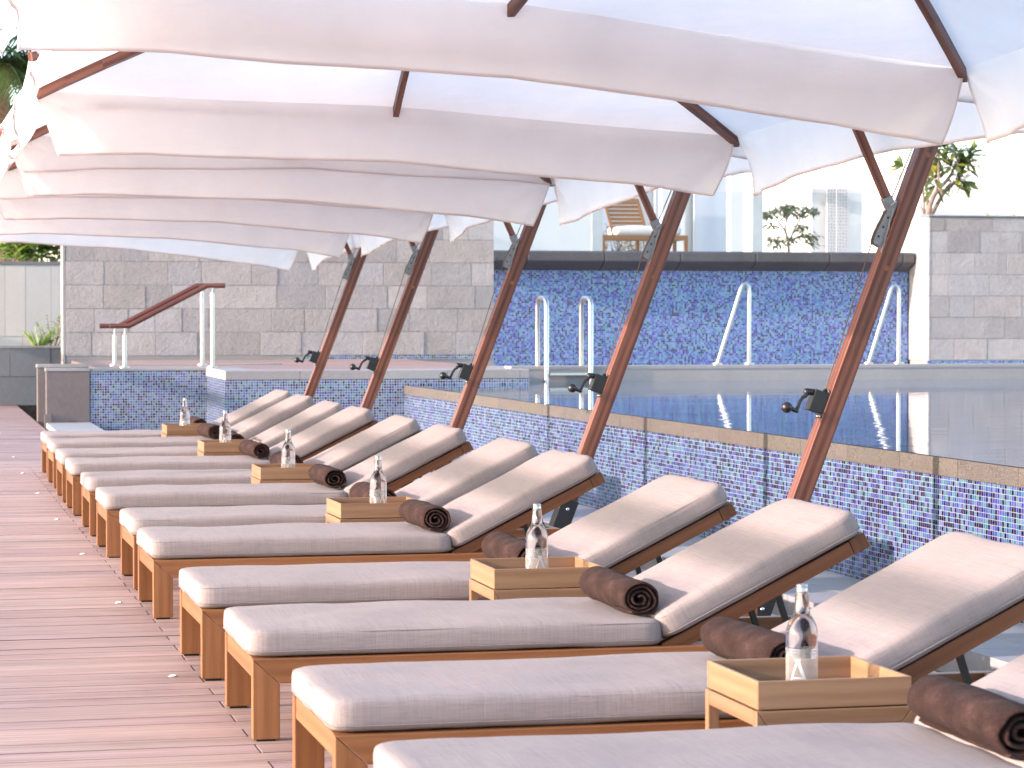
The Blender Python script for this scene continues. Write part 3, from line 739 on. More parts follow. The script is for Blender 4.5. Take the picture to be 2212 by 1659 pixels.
def make_bottle():
    r = thing('water_bottle', '', 'bottle')
    m = MB(); m.lathe(BOT, 40); m.build('glass', M['glass'], r, sharp=50)
    m = MB(); m.lathe([(.0, .292), (.0148, .292), (.0158, .2905), (.0160, .288), (.0153, .2865), (.0160, .285), (.0153, .2832), (.0160, .281), (.0160, .2705), (.0140, .270), (.0140, .2745), (.0, .2745)], 28); m.build('cap', M['steel'], r, sharp=60)
    m = MB(); m.lathe([(.0446, .010), (.0446, .118)], 40); lb = m.build('label', M['label'], r)
    m = MB(); m.lathe([(.0449, .1115), (.0449, .1128)], 40); m.lathe([(.0449, .1035), (.0449, .1045)], 40); m.build('print_line', M['cord'], lb)
    return r
BL = ['nearest clear water bottle, standing in the nearest tray with a big letter A', 'second nearest clear water bottle, in the second nearest tray', 'third nearest clear water bottle, in the middle tray table', 'fourth nearest clear water bottle', 'second farthest clear water bottle', 'farthest clear water bottle, against the blue mosaic']
LET = [[('A', -.22)], [('R', -1.0), ('A', .32)], [('D', -.85), ('A', .55)], [('A', .2)], [('A', -.1)], [('R', .0)]]
proto = make_bottle(); zb = TH - TRAY + .014; bots = []
BPX = [1733, 1160, 817, 623, 487, 400]
for i in range(6):
    o = proto if i == 0 else copy_tree(proto)
    u = TU[i] + .235; x = at(BPX[i], 1100, u).x
    o.location = (x, u, zb); tag(o, BL[i], 'bottle', 'water bottles on the tray tables'); bots.append(o)
for i, o in enumerate(bots):
    lb = kid(o, 'label')[0]; m = MB(); base = math.atan2(-o.location.x, o.location.y)
    for ch, ph in LET[i]: letter(m, ch, base + ph, .014, .074, .0451, .060)
    m.build('lettering', M['print'], lb, weld=False)
    if i in (1, 2):
        m = MB(); rn = lambda z: .0232 + (.214 - z) * .0842
        letter(m, 'S', base - .75, .236, .012, rn, .011); letter(m, 'A', base - .28, .236, .012, rn, .012); m.build('neck_print', M['print_white'], kid(o, 'glass')[0], weld=False)

# ------------------------------------------------------------------ umbrellas
LEAN = .382
def PA(z, off=0, y=0):                           # point on the post axis at height z, pushed 'off' square to it in XZ
    n = Vector((1, 0, -LEAN)).normalized(); return Vector((LEAN * z, y, z)) + n * off
pd = Vector((LEAN, 0, 1)).normalized(); pn = Vector((1, 0, -LEAN)).normalized()
def frame_at(p): return Matrix(((pn.x, 0, pd.x, p.x), (pn.y, 1, pd.y, p.y), (pn.z, 0, pd.z, p.z), (0, 0, 0, 1)))
# canopy in umbrella space: edges at xl / xr and +-hu, heights of the four corners
def edge_pts(g):
    return {'fl': Vector((g['xl'], g['hu'], g['zfl'])), 'fr': Vector((g['xr'], g['hu'], g['zfr'])), 'nr': Vector((g['xrn'], -g['hu'], g['znr'])), 'nl': Vector((g['xl'], -g['hu'], g['znl']))}
def bow(p, hub, s): return p + Vector((0, 0, g_bow * 4 * s * (1 - s)))
g_bow = .10
def canopy(g, r, seed):
    E = edge_pts(g); hub = Vector(g['hub']); n, mr = 24, 12
    b = MB(); order = [('fl', 'fr'), ('fr', 'nr'), ('nr', 'nl'), ('nl', 'fl')]
    for a, c in order:
        rows = []
        for i in range(mr + 1):
            s = .03 + .97 * i / mr; row = []
            for j in range(n + 1):
                t = j / n; e = E[a].lerp(E[c], t)
                sag = abs(math.sin(2 * math.pi * t)) ** 1.0
                e = e + Vector((0, 0, -.014 * sag + g['lift'] * (1 - abs(2 * t - 1)))) + (hub - e).normalized() * .02 * sag
                p = hub.lerp(e, s); p.z += g_bow * 4 * s * (1 - s) * .5 - .06 * sag * s * (1 - s) * 2
                p.z += .006 * mnoise.noise(Vector((p.x * 2 + seed, p.y * 2, 0)))
                row.append(p)
            rows.append(row)
        b.grid(rows)
    cn = b.build('canopy', M['canvas'], r, sharp=25)
    for k, (a, c) in enumerate(order):
        v = MB(); h = MB(); rows = []; mid = (E[a] + E[c]) / 2; along = (E[c] - E[a]).normalized()
        ctr = Vector((hub.x, hub.y, 0)); out = mid - ctr; out.z = 0; out = (out - along * out.dot(along)); out.z = 0; out.normalize()
        fl = g['flare'][k]; dr = g['drop'][k]; nn = 90; mm = 14; L = (E[c] - E[a]).length
        for i in range(mm + 1):
            w_ = i / mm; row = []
            for j in range(nn + 1):
                t = j / nn; e = E[a].lerp(E[c], t); sag = abs(math.sin(2 * math.pi * t))
                e = e + Vector((0, 0, -.014 * sag + g['lift'] * (1 - abs(2 * t - 1)))) + (hub - e).normalized() * .02 * sag
                endl, endr = max(0, 1 - t * L / .55), max(0, 1 - (1 - t) * L / .55)
                d_ = dr * (1 + .10 * endl + .12 * endr + .04 * mnoise.noise(Vector((t * 5 + seed, k * 3, 0))))
                p = e - Vector((0, 0, d_ * w_))
                p += out * (fl * w_ ** 1.3 + g.get('curl', .045) * w_ * mnoise.noise(Vector((t * 4.2 + seed * 2, k * 7.7, w_ * .5))) * 2 + .012 * w_ * mnoise.noise(Vector((t * 17 + seed, k, w_))))
                for q_, e_ in (((1 - t) * L, 1), (t * L, -1)):
                    an_ = math.atan2(w_ * d_, q_ + .02); ds_ = math.hypot(w_ * d_, q_)
                    p += out * (.020 * math.exp(-ds_ / .7) * min(1, ds_ / .15) * math.sin(an_ * 8 + seed + e_))
                p += out * ((.03 if k == 1 else -.05) * (endl ** 2 + endr ** 2) * math.sin(w_ * math.pi * .9))
                p += along * w_ * ((g['tuckl'] if k == 0 and 'tuckl' in g else g['tuckr'] if k == 1 else g['tuck']) * endl - g['tuck'] * endr)
                row.append(p)
            rows.append(row)
        v.grid(rows); vo = v.build('valance', M['canvas'], cn, sharp=180)
        h.grid([[rows[-1][j] + Vector((0, 0, dz)) + out * q for j in range(nn + 1)] for dz, q in ((.014, .0025), (-.001, .003), (-.001, -.003), (.014, -.0025))])
        h.grid([[rows[i][0] + along * dx + out * q for i in range(mm + 1)] for dx, q in ((.010, .0025), (0, .003), (0, -.003), (.010, -.0025))])
        h.grid([[rows[i][-1] - along * dx + out * q for i in range(mm + 1)] for dx, q in ((.010, .0025), (0, .003), (0, -.003), (.010, -.0025))])
        h.build('hem', M['hem'], cn, sharp=180)
    # ribs lie just under the cloth: four to the corners, four to the edge middles
    tips = [E['fl'], E['fr'], E['nr'], E['nl']] + [(E[a] + E[c]) / 2 + Vector((0, 0, g['lift'])) for a, c in order]
    for i, e in enumerate(tips):
        q = MB(); pts = []
        for k in range(11):
            s = .04 + .965 * k / 10; p = hub.lerp(e, s); p.z += g_bow * 4 * s * (1 - s) * .5 - .030; pts.append(p)
        for k in range(10): 
            q.bar(pts[k], pts[k + 1] + (pts[k + 1] - pts[k]).normalized() * .002, .046, .030, (pts[10] - pts[0]).cross(Vector((0, 0, 1))))
        q.build('rib', M['walnut'], r)
    q = MB(); q.lathe([(.0, -.16), (.045, -.16), (.06, -.12), (.06, .0), (.04, .05), (.0, .06)], 16, hub - Vector((0, 0, .03))); q.build('hub', M['black_metal'], r)
def chain_mesh(p0, p1, n):
    b = MB()
    for i in range(n):
        c = Vector(p0).lerp(Vector(p1), (i + .5) / n) + Vector((.002 * math.sin(i), 0, 0)); d_ = (Vector(p1) - Vector(p0)).normalized()
        sd = Vector((0, 1, 0)) if i % 2 else d_.cross(Vector((0, 1, 0))).normalized()
        l = (Vector(p1) - Vector(p0)).length / n * .72
        pts = [c + d_ * math.cos(a) * l + sd * math.sin(a) * .0042 for a in [2 * math.pi * k / 8 for k in range(9)]]
        b.tube(pts, .0016, 5, cap=False)
    return b
def make_umbrella():
    r = thing('cantilever_umbrella', '', 'umbrella')
    PWX, PWY = .086, .088
    m = MB(); m.box(-.11, .13, -.12, .12, -.03, .012); m.box(-.050, .050, -.053, -.0425, .0, .37, (1, 1, 1), frame_at(Vector((0, 0, 0)))); m.box(-.050, .050, .0425, .053, .0, .37, (1, 1, 1), frame_at(Vector((0, 0, 0))))
    m.box(-.050, -.0405, -.0424, .0424, .0, .30, (1, 1, 1), frame_at(Vector((0, 0, 0))))
    bp = m.build('base_bracket', M['black_metal'], r, bevel=.002)
    m = MB()
    for z in (.06, .18, .31):
        c = frame_at(Vector((0, 0, 0))) @ Vector((0, -.054, z)); m.ball(c, .011, 1, .6, 1, 6)
    m.build('bolt', M['chrome'], bp)
    m = MB(); m.bar(PA(.03), PA(2.27), PWX, PWY, (0, 1, 0)); m.build('post', M['walnut'], r, bevel=.004)
    # wooden plugs over the bolts
    for z in (.42, 1.66, 2.20):
        m = MB(); c = PA(z); m.lathe([(.0, .0009), (.0135, .0009), (.0135, .0)], 18)
        for i in range(len(m.v) - 54, len(m.v)): m.v[i] = c + Vector((m.v[i].x * 1.0 + .004, -PWY / 2 - m.v[i].z, m.v[i].y))
        m.build('wood_plug', M['teak'], r)
    m = MB(); m.bar(PA(2.2705), PA(2.40), PWX + .004, PWY + .004, (0, 1, 0)); m.build('post_cap', M['black_metal'], r, bevel=.003)
    top = PA(2.38); apex = Vector((-1.5, 0, 3.42))
    k1 = Vector((.98, 0, 2.66)); k2 = Vector((.30, 0, 3.05))
    m = MB(); m.bar(top, k1, .05, .06, (0, 1, 0)); m.bar(k1, k2, .05, .06, (0, 1, 0)); m.bar(k2, apex, .05, .06, (0, 1, 0)); m.build('arm', M['walnut'], r, bevel=.003)
    # grey adjusting bracket on the inner face of the post
    bz = 1.74; fm = frame_at(PA(bz, -PWX / 2 - .004))
    m = MB()
    for y in (-.024, .020):
        m.prism([(-.050, .02), (-.042, .005), (.0, .0), (.0, .225), (-.020, .225), (-.034, .205), (-.050, .055)], y, y + .004, (1, 1, 1), fm)
    m.box(-.004, .0, -.0238, .0238, .0, .22, (1, 1, 1), fm)
    br = m.build('bracket', M['grey_plate'], r, bevel=.001)
    m = MB()
    for z in (.045, .095, .145):
        m.lathe([(.0, .0006), (.0062, .0006), (.0062, .0)], 12)
        for i in range(len(m.v) - 36, len(m.v)): q = m.v[i].copy(); m.v[i] = fm @ Vector((-.028 + q.x + (z - .095) * .12, -.0242 - q.z, z + q.y))
    m.build('hole', M['black_metal'], br)
    m = MB(); pc = fm @ Vector((-.028, 0, .200)); m.tube([pc + Vector((.012, -.058, .022)), pc + Vector((-.018, .028, -.024))], .0045, 8); m.build('pin', M['chrome'], br)
    chain_mesh(fm @ Vector((-.014, -.030, .19)), fm @ Vector((.004, -.034, -.020)), 19).build('chain', M['steel'], br)
    s0 = fm @ Vector((-.026, 0, .205)); sd = Vector((-.455, 0, 1)).normalized(); s1 = s0 + sd * .64
    m = MB(); m.bar(s0 - sd * .012, s0 + sd * .045, .047, .040, (0, 1, 0)); m.build('strut_socket', M['grey_plate'], r, bevel=.002)
    m = MB(); m.bar(s0 + sd * .0455, s1, .040, .034, (0, 1, 0)); m.build('strut', M['walnut'], r, bevel=.003)
    # crank box with handle
    cz = 1.00; cf = frame_at(PA(cz, -PWX / 2))
    m = MB(); m.box(-.073, -.005, -.036, .036, -.052, .052, (1, 1, 1), cf); m.box(-.005, .0, -.037, .037, -.072, .068, (1, 1, 1), cf)
    cb = m.build('crank_box', M['black_metal'], r, bevel=.003)
    m = MB()
    for z in (-.062, .060):
        for y in (-.02, .0, .02): m.ball(cf @ Vector((-.006, y, z)), .0045, 1, 1, 1, 5)
    m.build('screw', M['chrome'], cb)
    m = MB(); m.tube([cf @ Vector((-.018, -.005, .052)), cf @ Vector((-.018, -.005, .064)), cf @ Vector((-.018, -.005, .072))], [.013, .011, .004], 10); m.build('cord_guide', M['black_metal'], cb)
    m = MB(); ax = cf @ Vector((-.073, -.010, .036))
    m.tube([ax, ax + Vector((-.014, 0, 0)), ax + Vector((-.030, 0, .002))], [.014, .017, .015], 12)
    m.ball(ax + Vector((-.032, 0, .0)), .0185)
    pts = [ax + Vector(q) for q in ((-.034, -.004, -.004), (-.042, -.008, -.018), (-.060, -.014, -.026), (-.076, -.02, -.046), (-.088, -.026, -.072), (-.096, -.030, -.084))]
    m.tube(pts, [.012, .010, .0085, .0085, .009, .011], 10)
    ha = m.build('crank_handle', M['black_metal'], cb, sharp=60)
    m = MB(); e = pts[-1]; m.tube([e + Vector((.004, 0, -.006)), e + Vector((-.022, -.010, .004)), e + Vector((-.034, -.014, .008))], [.010, .011, .012], 10); m.ball(e + Vector((-.056, -.024, .014)), .027); m.build('knob', M['black_metal'], cb, sharp=60)
    m = MB(); m.tube([cf @ Vector((-.018, -.005, .072)), fm @ Vector((-.048, .0, .02)), fm @ Vector((-.030, .0, .23)), PA(2.24, -PWX / 2 - .02), PA(2.33, -.035)], .0028, 6); m.build('cord', M['cord'], r)
    return r
def G(**k):
    g = dict(xl=-3.22, xr=.43, xrn=.86, hu=1.60, zfl=2.56, zfr=2.37, znr=2.54, znl=2.76, hub=(-1.5, 0, 3.16), flare=[.02, .05, -.03, .16], drop=[.29, .285, .25, .33], tuck=.12, tuckr=.01, lift=.04); g.update(k); return g
UB = [(3.86, 8.25), (3.895, 11.5), (3.69, 14.7), (3.56, 17.8), (3.43, 20.8), (3.45, 24.0)]
GEO = [G(zfr=2.45, zfl=2.76, hub=(-1.18, -.38, 3.26), flare=[.03, .05, -.03, .10], tuck=.10, tuckl=.0, tuckr=.09, xr=.37, xrn=.5, xl=-3.44, lift=.06), G(zfr=2.39, xl=-3.26), G(zfr=2.33, zfl=2.50, xl=-3.06, hub=(-1.32, 0, 3.16)), G(zfr=2.30, zfl=2.46, znl=2.6, xl=-2.96, hub=(-1.27, 0, 3.16)), G(zfr=2.25, zfl=2.44, znl=2.56, znr=2.46, xl=-2.90, hub=(-1.24, 0, 3.16)), G(zfr=2.18, zfl=2.46, znl=2.58, znr=2.42, xl=-2.95, hub=(-1.26, 0, 3.16))]
UL = ['nearest white canvas umbrella, its post out of view, canopy filling the top of the photo',
      'white canvas umbrella with the nearest leaning brown post, at the right',
      'white canvas umbrella with the second brown post from the right', 'white canvas umbrella whose brown post is the middle one of five',
      'white canvas umbrella with the second brown post from the left', 'farthest white canvas umbrella, brown post leftmost of the five']
proto = make_umbrella(); ums = []
for i in range(6):
    o = proto if i == 0 else copy_tree(proto)
    o.location = (UB[i][0], UB[i][1], 0); tag(o, UL[i], 'umbrella', 'cantilever umbrellas along the pool edge'); ums.append(o)
for i, o in enumerate(ums): canopy(GEO[i], o, i * 3.3 + 1)

# ------------------------------------------------------------------ rails at the pools
def rail(label, du, dx, name='stair_handrail'):
    u = 33.2 + du; P = lambda x, y: at(x + dx, y, u)
    r = thing(name, label, 'handrail', (P(269.5, 795).x, u, .74), 0, 'wooden stair handrails')
    L = r.location.copy(); q = lambda x, y: P(x, y) - L
    m = MB(); m.tube([q(237, 704), q(279, 704), q(447, 617), q(486, 617)], .034, 12); m.build('rail', M['rail_wood'], r, sharp=70)
    for x, y0, y1 in ((269.5, 724, 800), (459, 632, 800)):
        m = MB(); a, c = q(x, y1), q(x, y0); a.x = c.x; a.z = -.04; m.tube([a, c], .030, 14); po = m.build('post', M['steel'], r, sharp=50)
        m = MB(); t_ = q(x, y0 - 17); t_.x = c.x; m.tube([c, t_], .012, 8); m.build('stem', M['steel'], po)
        m = MB(); m.tube([Vector((a.x, 0, -.012)), Vector((a.x, 0, .02))], .075, 18); m.build('base_flange', M['steel'], po, sharp=50)
    return r
rail('wooden handrail on two steel posts, the nearer of the pair', 0, 0)
rail('wooden handrail on two steel posts, the one behind its twin', 1.35, -22)
r = thing('pool_ladder', 'stainless steel pool ladder with two looped rails and a step', 'pool ladder', (8.1, 32.4, .72)); L = r.location.copy()
for x in (1161.5, 1256):
    a = at(x, 792, 32.62) - L; top = at(x, 640, 32.62).z - L.z - .03; fx = a.x + .0; R2 = .045
    yb, yf = .22, -.26
    pts = [Vector((a.x, yb, -.03)), Vector((a.x, yb, top - .10)), Vector((a.x, yb - .03, top - .03)), Vector((a.x, yb - .10, top)), Vector((a.x, yf + .10, top)), Vector((a.x, yf + .03, top - .03)), Vector((a.x, yf, top - .10)), Vector((a.x, yf, -.7))]
    m = MB(); m.tube(pts, .032, 14); rl = m.build('rail', M['steel'], r, sharp=80)
    m = MB(); m.tube([Vector((a.x, yb, .0)), Vector((a.x, yb, .03))], .065, 16); m.build('base_flange', M['steel'], rl, sharp=50)
a = at(1161.5, 792, 32.62) - L; c = at(1256, 792, 32.62) - L
m = MB(); m.box(a.x + .033, c.x - .033, -.32, -.24, -.085, -.045); m.build('step', M['steel'], r, bevel=.006)
GR = ['slanted steel grab rail between the two nearest umbrella posts', 'slanted steel grab rail partly hidden by the nearest umbrella post']
for k, (x, xs, yt) in enumerate(((1618, 1549, 610), (1941, 1876, 614))):
    u = 34.05; a = at(x, 790, u); L = Vector((a.x, u, .72)); r = thing('grab_rail', GR[k], 'handrail', L, 0, 'steel grab rails at the pool steps')
    top = at(x, yt, u).z - .72; bx = at(xs, 790, u).x - a.x
    m = MB(); m.tube([Vector((0, 0, 0)), Vector((0, 0, top - .14)), Vector((-.012, 0, top - .06)), Vector((-.05, 0, top - .012)), Vector((-.09, 0, top - .03)), Vector((-.125, 0, top - .10)), Vector((bx, 0, 0))], .029, 14); m.build('tube', M['steel'], r, sharp=80)
    m = MB(); m.tube([Vector((0, 0, .0)), Vector((0, 0, .03))], .075, 16); m.tube([Vector((bx, 0, .0)), Vector((bx, 0, .03))], .07, 16); m.build('base_flange', M['steel'], r, sharp=50)

# ------------------------------------------------------------------ terrace chair
TU_ = 46.0
A0 = at(1300, 536, TU_); A1 = at(1486, 536, TU_); TZ0 = 2.40
r = thing('terrace_lounger', 'wooden sun lounger with slatted raised back and white pad up on the terrace', 'sun lounger', (A0.x, TU_, TZ0)); W2 = A1.x - A0.x
sz = at(1400, 508, TU_).z - TZ0
m = MB()
for y in (0, .72): m.box(0, W2, y, y + .05, sz - .09, sz)
for x in (0, W2 - .05): m.box(x, x + .05, .051, .719, sz - .09, sz - .001)
m.build('frame', M['teak'], r)
for x in (0, W2 * .52, W2 - .07):
    for y in (0.002, .722):
        m = MB(); m.box(x + .002, x + .07, y, y + .046, 0, sz - .0905); m.build('leg', M['teak'], r)
tp = at(1335, 436, TU_).z - TZ0; bx0, bx1 = at(1333, 505, TU_).x - A0.x, at(1410, 505, TU_).x - A0.x; sh = at(1316, 440, TU_).x - at(1333, 505, TU_).x
m = MB()
for i in range(8):
    z = sz + .08 + (tp - sz - .08) * i / 7; f = (z - sz) / (tp - sz); x = bx0 + sh * f
    m.box(x + .03, x + bx1 - bx0 - .03, .30 + .12 * f, .325 + .12 * f, z - .032, z + .032)
bk = m.build('back_slats', M['teak'], r)
m = MB()
for x in (bx0, bx1 - .035): m.bar((x + .02, .31, sz), (x + sh + .02, .43, tp + .04), .05, .04, (0, 1, 0))
m.build('back_frame', M['teak'], r)
m = MB(); m.box(bx0 + sh, bx1 + sh, .42, .45, tp + .035, tp + .08); m.build('top_rail', M['teak'], bk)
cm = cushion_mesh(W2 - (bx0 - .02) - .12, .66, .15, .06, 77, .03).build('seat_pad', M['pillow'], r); cm.location = (bx0 + .0, .06, sz + .004)

# ------------------------------------------------------------------ plants
def leafq(b, base, d, up, L, W, tint, droop=.15, fold=.12, n=4, shape=None):
    d = Vector(d).normalized(); s = d.cross(Vector(up)); s = s.normalized() if s.length > 1e-3 else Vector((1, 0, 0)); nrm = s.cross(d).normalized()
    rows = []
    for i in range(n + 1):
        t = i / n; wv = shape(t) if shape else math.sin(math.pi * min(1, .08 + .92 * t)) ** .8
        c = Vector(base) + d * L * t - Vector((0, 0, droop * L * t * t))
        rows.append([c - s * W / 2 * wv + nrm * fold * W * wv, c, c + s * W / 2 * wv + nrm * fold * W * wv])
    b.grid(rows, tint)
def rt(rd, a=.75, c=1.25): q = rd.uniform(a, c); return (q * rd.uniform(.9, 1.15), q, q * rd.uniform(.8, 1.1))
obov = lambda t: max(.06, (.30 + .9 * t) * math.sqrt(max(0, 1 - (max(0, t - .45) / .56) ** 2)))
def rosette(b, c, d, rd, n, L, W):
    d = Vector(d).normalized(); o = d.orthogonal().normalized(); q = d.cross(o)
    for i in range(n):
        a = i * 2.399 + rd.random() * .5; e = rd.uniform(.05, 1.0)
        dr = (o * math.cos(a) + q * math.sin(a)) * (1.15 - .7 * e) + d * (e * 1.1 - .30); k = rd.uniform(.75, 1.1)
        leafq(b, Vector(c) + dr * .03, dr, d, L * k, W * k, rt(rd) if rd.random() > .15 else (2.2, 1.7, .5), rd.uniform(.05, .35), .15, 5, obov)
# leafy tree on the planter
U = 42.0; base = at(2012, 464, U); r = thing('planter_tree', 'leafy tree with thick forked stems growing from the tall planter at right', 'tree', (base.x, U, 2.98)); L0 = r.location.copy()
q = lambda x, y, du=0: at(x, y, U + du) - L0
fx = lambda zx, zy: ((3500 + zx / 4.148) * .553, (500 + zy / 4.148) * .553)
rd = random.Random(17); st = MB(); lf = MB()
def limb(pts, r0, r1, du=0):
    P = [q(*fx(*p), du) for p in pts]; n = len(P); st.tube(P, [r0 + (r1 - r0) * i / (n - 1) for i in range(n)], 8)
limb([(530, 1400), (545, 1280), (600, 1130), (690, 980), (800, 880), (890, 760)], .05, .028)
limb([(575, 1390), (660, 1250), (760, 1070), (900, 930), (1010, 850)], .042, .024, .1)
limb([(690, 980), (640, 880), (625, 840)], .02, .016); limb([(760, 1070), (690, 960), (690, 800), (690, 600), (700, 420)], .026, .016, -.15)
limb([(500, 1390), (505, 1200), (495, 900), (560, 640), (690, 380)], .022, .016, .2); limb([(460, 1390), (440, 1000), (300, 800), (160, 640)], .022, .014, .3)
limb([(455, 1395), (380, 1200)], .018, .01, -.2); limb([(890, 760), (960, 600), (1050, 450)], .024, .018); limb([(1010, 850), (1100, 640), (1180, 480)], .02, .014, .1)
limb([(770, 1060), (850, 930), (900, 860)], .016, .012); limb([(530, 1400), (520, 1100), (450, 800)], .02, .014, .35)
st.build('trunk', M['bark'], r)
for x, y, dx, dz, n, k, du in ((700, 330, -.1, 1, 12, 1.0, 0), (760, 330, .5, .6, 8, .9, .1), (1000, 400, 0, 1, 13, 1.0, 0), (1180, 430, .6, .7, 14, 1.0, .1), (690, 480, -.4, -.6, 8, .95, -.1), (900, 640, -.3, .8, 12, 1.05, 0), (1060, 620, .2, .8, 14, 1.05, .1),
                               (990, 800, .5, .5, 14, 1.0, .1), (630, 830, -.1, .9, 11, .95, 0), (640, 930, -.3, -.3, 6, .85, 0), (900, 870, .2, -.1, 6, .8, .1), (1060, 870, .6, -.4, 10, 1.0, .1), (130, 620, -.7, .3, 8, .8, .3), (410, 1080, -.2, .3, 5, .6, -.2), (1130, 520, .5, -.3, 7, .9, .1), (470, 920, -.5, .3, 5, .7, .3), (830, 520, -.2, .2, 8, .9, .1), (380, 560, -.2, .5, 7, .8, .3)):
    rosette(lf, q(*fx(x, y), du), (dx, rd.uniform(-.4, .2), dz), rd, n + 3, .34 * k, .115 * k)
lf.build('crown', M['leaf'], r, weld=False)
def blades(name, label, cat, x, u, z0, n, h, W, m, seed, spread=.8, group=None, y0=0):
    rd = random.Random(seed); r = thing(name, label, cat, (x, u, z0), 0, group); b = MB()
    for i in range(n):
        a = rd.random() * 6.283; e = rd.uniform(.15, spread)
        leafq(b, (rd.uniform(-.05, .05), rd.uniform(-.04, .04), 0), (math.cos(a) * e, math.sin(a) * e * .5, 1), (math.sin(a), -math.cos(a), .1), h * rd.uniform(.55, 1.1), W * rd.uniform(.7, 1.2), rt(rd), rd.uniform(.0, .35), .2, 6, lambda t: (1 - t) ** .6 * (.5 + t * .5) * 1.3)
    b.build('leaves', m, r, weld=False); return r
def leafy(name, label, cat, x, u, z0, n, h, wd, L, W, m, seed, group=None):
    rd = random.Random(seed); r = thing(name, label, cat, (x, u, z0), 0, group); b = MB(); s = MB()
    for i in range(n):
        p = Vector((rd.uniform(-wd, wd), rd.uniform(-.2, .2), 0)); tip = p + Vector((rd.uniform(-.25, .25) * h, rd.uniform(-.1, .1), h * rd.uniform(.6, 1.0)))
        s.tube([p, p.lerp(tip, .5) + Vector((.02, 0, 0)), tip], [.012, .008, .004], 5)
        for k in range(9):
            c = p.lerp(tip, .3 + .7 * k / 8); a = k * 2.4 + i
            leafq(b, c, (math.cos(a), math.sin(a) * .6, rd.uniform(.1, .9)), (0, 0, 1), L * rd.uniform(.6, 1.1), W * rd.uniform(.7, 1.1), rt(rd), rd.uniform(.1, .5), .15, 4)
    s.build('stems', M['bark'], r); b.build('leaves', m, r, weld=False); return r
p = at(82, 750, PL + .4); blades('agave', 'spiky green blade plant in the low grey planter', 'plant', p.x, PL + .4, .82, 20, .58, .05, M['blade'], 5, 1.0)
p = at(118, 750, PL + .5); leafy('trailing_plant', 'thin leafy trailing plant right of the spiky plant in the low planter', 'plant', p.x, PL + .5, .82, 9, .62, .14, .10, .05, M['blade'], 8)
for k, (x, lab, n, h) in enumerate(((8, 'broad leaved green plant on the garden wall at the very left edge', 5, .52), (38, 'broad leaved green plant on the garden wall in front of the palm trunk', 5, .46), (72, 'broad leaved green plant on the garden wall just right of the palm trunk', 5, .52), (98, 'broad leaved green plant on the garden wall, second from the stone wall', 5, .54), (122, 'dark broad leaved plant on the garden wall beside the tall stone wall', 6, .56))):
    p = at(x, 560, GW + .7); leafy('garden_plant', lab, 'plant', p.x, GW + .7, 2.2, n, h, .16, .42, .12, M['blade'] if k < 4 else M['leaf'], 40 + k, 'broad leaved plants along the garden wall')
for k, (x, lab, n, h) in enumerate(((2118, 'small bright blade plant sprouting behind the planter top', 2, .28), (2138, 'upright pointed blade plant behind the planter top at right', 3, .42), (2162, 'tiny blade sprout behind the planter top, near the right edge', 3, .14), (2204, 'blade plant on the planter at the very right edge of the photo', 5, .34))):
    p = at(x, 460, PW + .55); blades('sprout', lab, 'plant', p.x, PW + .55, 2.95, n, h, .045, M['blade'], 60 + k, .35 if k != 3 else 1.4, 'sprouts on the stone planter')
for k, (x, lab) in enumerate(((1318, 'small pale shrub below the wooden terrace lounger, left'), (1368, 'small pale shrub below the wooden terrace lounger, right'))):
    p = at(x, 540, 47.5); leafy('shrub', lab, 'plant', p.x, 47.5, 2.4, 14, .55 if k else .75, .30, .09, .05, M['leaf2'], 70 + k, 'shrubs by the terrace lounger')
# small flat-topped tree on the terrace
U = 47.0; p = at(1702, 540, U); r = thing('feathery_tree', 'small feathery tree with flat leaf tiers behind the glass balustrade', 'tree', (p.x, U, 2.4)); L0 = r.location.copy(); rd = random.Random(23); st = MB(); lf = MB()
gx = lambda zx, zy: ((2500 + zx / 2.011) * .553, (600 + zy / 2.011) * .553)
q = lambda zx, zy, du=0: at(*gx(zx, zy), U + du) - L0
for pts, a0, a1 in (([(1170, 790), (1165, 690), (1135, 600), (1080, 530), (1040, 500)], .026, .008), ([(1165, 690), (1140, 590), (1155, 500), (1175, 450)], .02, .008), ([(1168, 700), (1210, 600), (1260, 510), (1300, 460)], .02, .008), ([(1168, 730), (1210, 670), (1280, 630)], .016, .006), ([(1170, 740), (1110, 690), (1040, 690)], .014, .006), ([(1172, 760), (1280, 720)], .012, .006)):
    P = [q(*pp) for pp in pts]; st.tube(P, [a0 + (a1 - a0) * i / (len(P) - 1) for i in range(len(P))], 6)
st.build('trunk', M['bark'], r)
for x, y, wx_, n in ((1070, 450, 120, 60), (1180, 420, 160, 90), (1330, 450, 90, 60), (980, 480, 100, 50), (1180, 480, 140, 60), (1260, 575, 60, 24), (1320, 640, 80, 60), (1080, 670, 90, 50), (1200, 670, 60, 30), (1030, 560, 30, 20), (1270, 600, 40, 20), (1060, 720, 80, 30), (1330, 700, 60, 30)):
    for i in range(n):
        c = q(x + rd.gauss(0, wx_ * .42), y + rd.gauss(0, 13), rd.uniform(-.4, .4)); a = rd.random() * 6.283
        dr = Vector((math.cos(a), math.sin(a), rd.uniform(-.25, .3)))
        leafq(lf, c, dr, (0, 0, 1), rd.uniform(.14, .26), .055, rt(rd, .7, 1.4), .35, .1, 3)
lf.build('crown', M['leaf2'], r, weld=False)
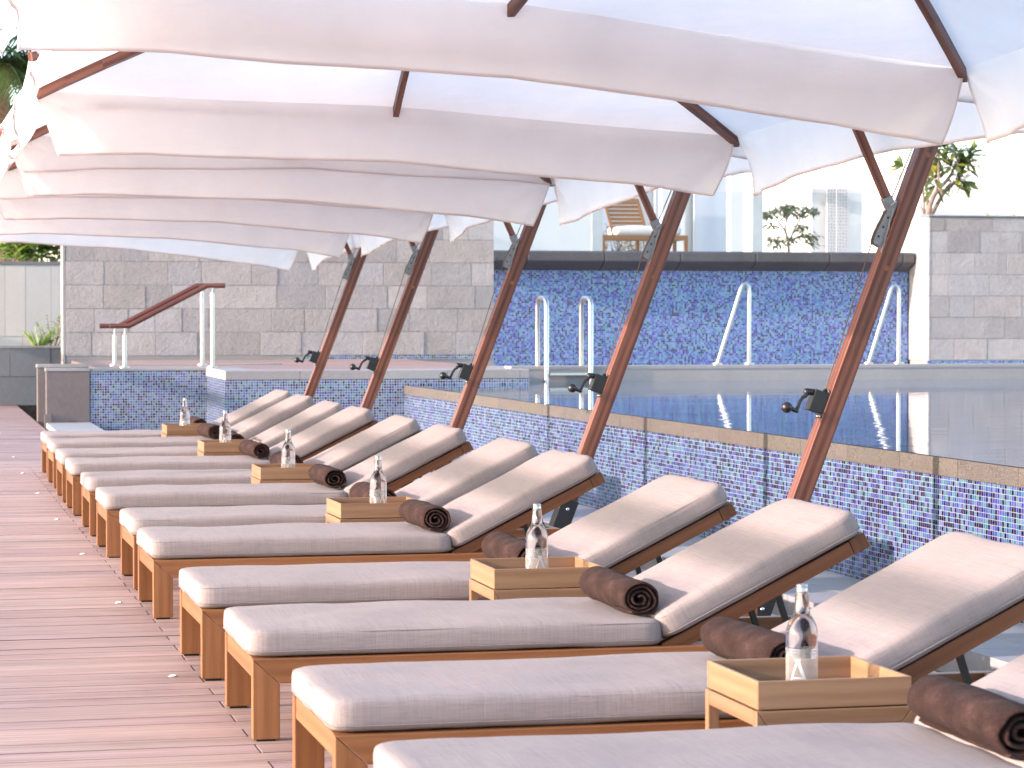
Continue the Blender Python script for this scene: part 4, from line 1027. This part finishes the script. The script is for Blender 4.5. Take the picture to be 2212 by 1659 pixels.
# palms far left
def palm(label, x, ytop, u, z0, n, L, seed, lean=0, rad=.17):
    rd = random.Random(seed); c = at(x, ytop, u); r = thing('palm_tree', label, 'palm tree', (c.x, u, z0), 0, 'palm trees at the far left'); H = c.z - z0
    m = MB(); m.tube([Vector((lean * (1 - t_ / 8), 0, H * t_ / 8)) for t_ in range(9)], [rad * (1.15 - .35 * t_ / 8) for t_ in range(9)], 12); m.build('trunk', M['palm_bark'], r)
    b = MB()
    for i in range(n):
        a = i * 2.399; e = rd.uniform(-.35, 1.1); d0 = Vector((math.cos(a), math.sin(a), e)).normalized(); side = d0.cross(Vector((0, 0, 1))).normalized()
        pts = []
        for k in range(15):
            t = k / 14; pts.append(Vector((0, 0, H)) + d0 * L * t - Vector((0, 0, L * .55 * t * t * (1.2 - e * .4))))
        b.tube(pts, [.018 * (1 - .8 * k / 14) for k in range(15)], 4)
        tn = rt(rd, .65, 1.3)
        for k in range(2, 15):
            for j in (0, .5):
                if k + j > 14: continue
                p0 = pts[k - 1].lerp(pts[k], j); ax = (pts[k] - pts[k - 1]).normalized()
                for s in (1, -1):
                    ll = .55 * L * .5 * math.sin(math.pi * min(1, .12 + k / 15)) + .12
                    leafq(b, p0, side * s + ax * .8 - Vector((0, 0, .35)), (0, 0, 1), ll, .045, tn, .45, .1, 3)
    b.build('crown', M['palm'], r, weld=False)
palm('nearer palm tree at the left edge, its crown beside the umbrella valance', 4, 140, 52, 2.0, 30, 2.3, 5)
palm('palm tree behind with its brown trunk showing above the garden wall', 38, 250, 56, 2.0, 24, 2.1, 9, 0, .30)

# ------------------------------------------------------------------ unseen timber beam left of the view, added to cast a shadow band on the backrests
r = thing('shadow_beam', 'unseen timber beam on slim posts, added to cast a shadow on the backrests', 'shadow_beam', (-7.5, 0, 0))
m = MB(); m.box(-.05, .05, -22, 44, 3.335, 3.475); m.build('beam', M['walnut'], r)
for k in range(5):
    m = MB(); m.box(-.045, .045, -17.8 + k * 16 - 14, -17.71 + k * 16 - 14, -.05, 3.334); m.build('post', M['walnut'], r)
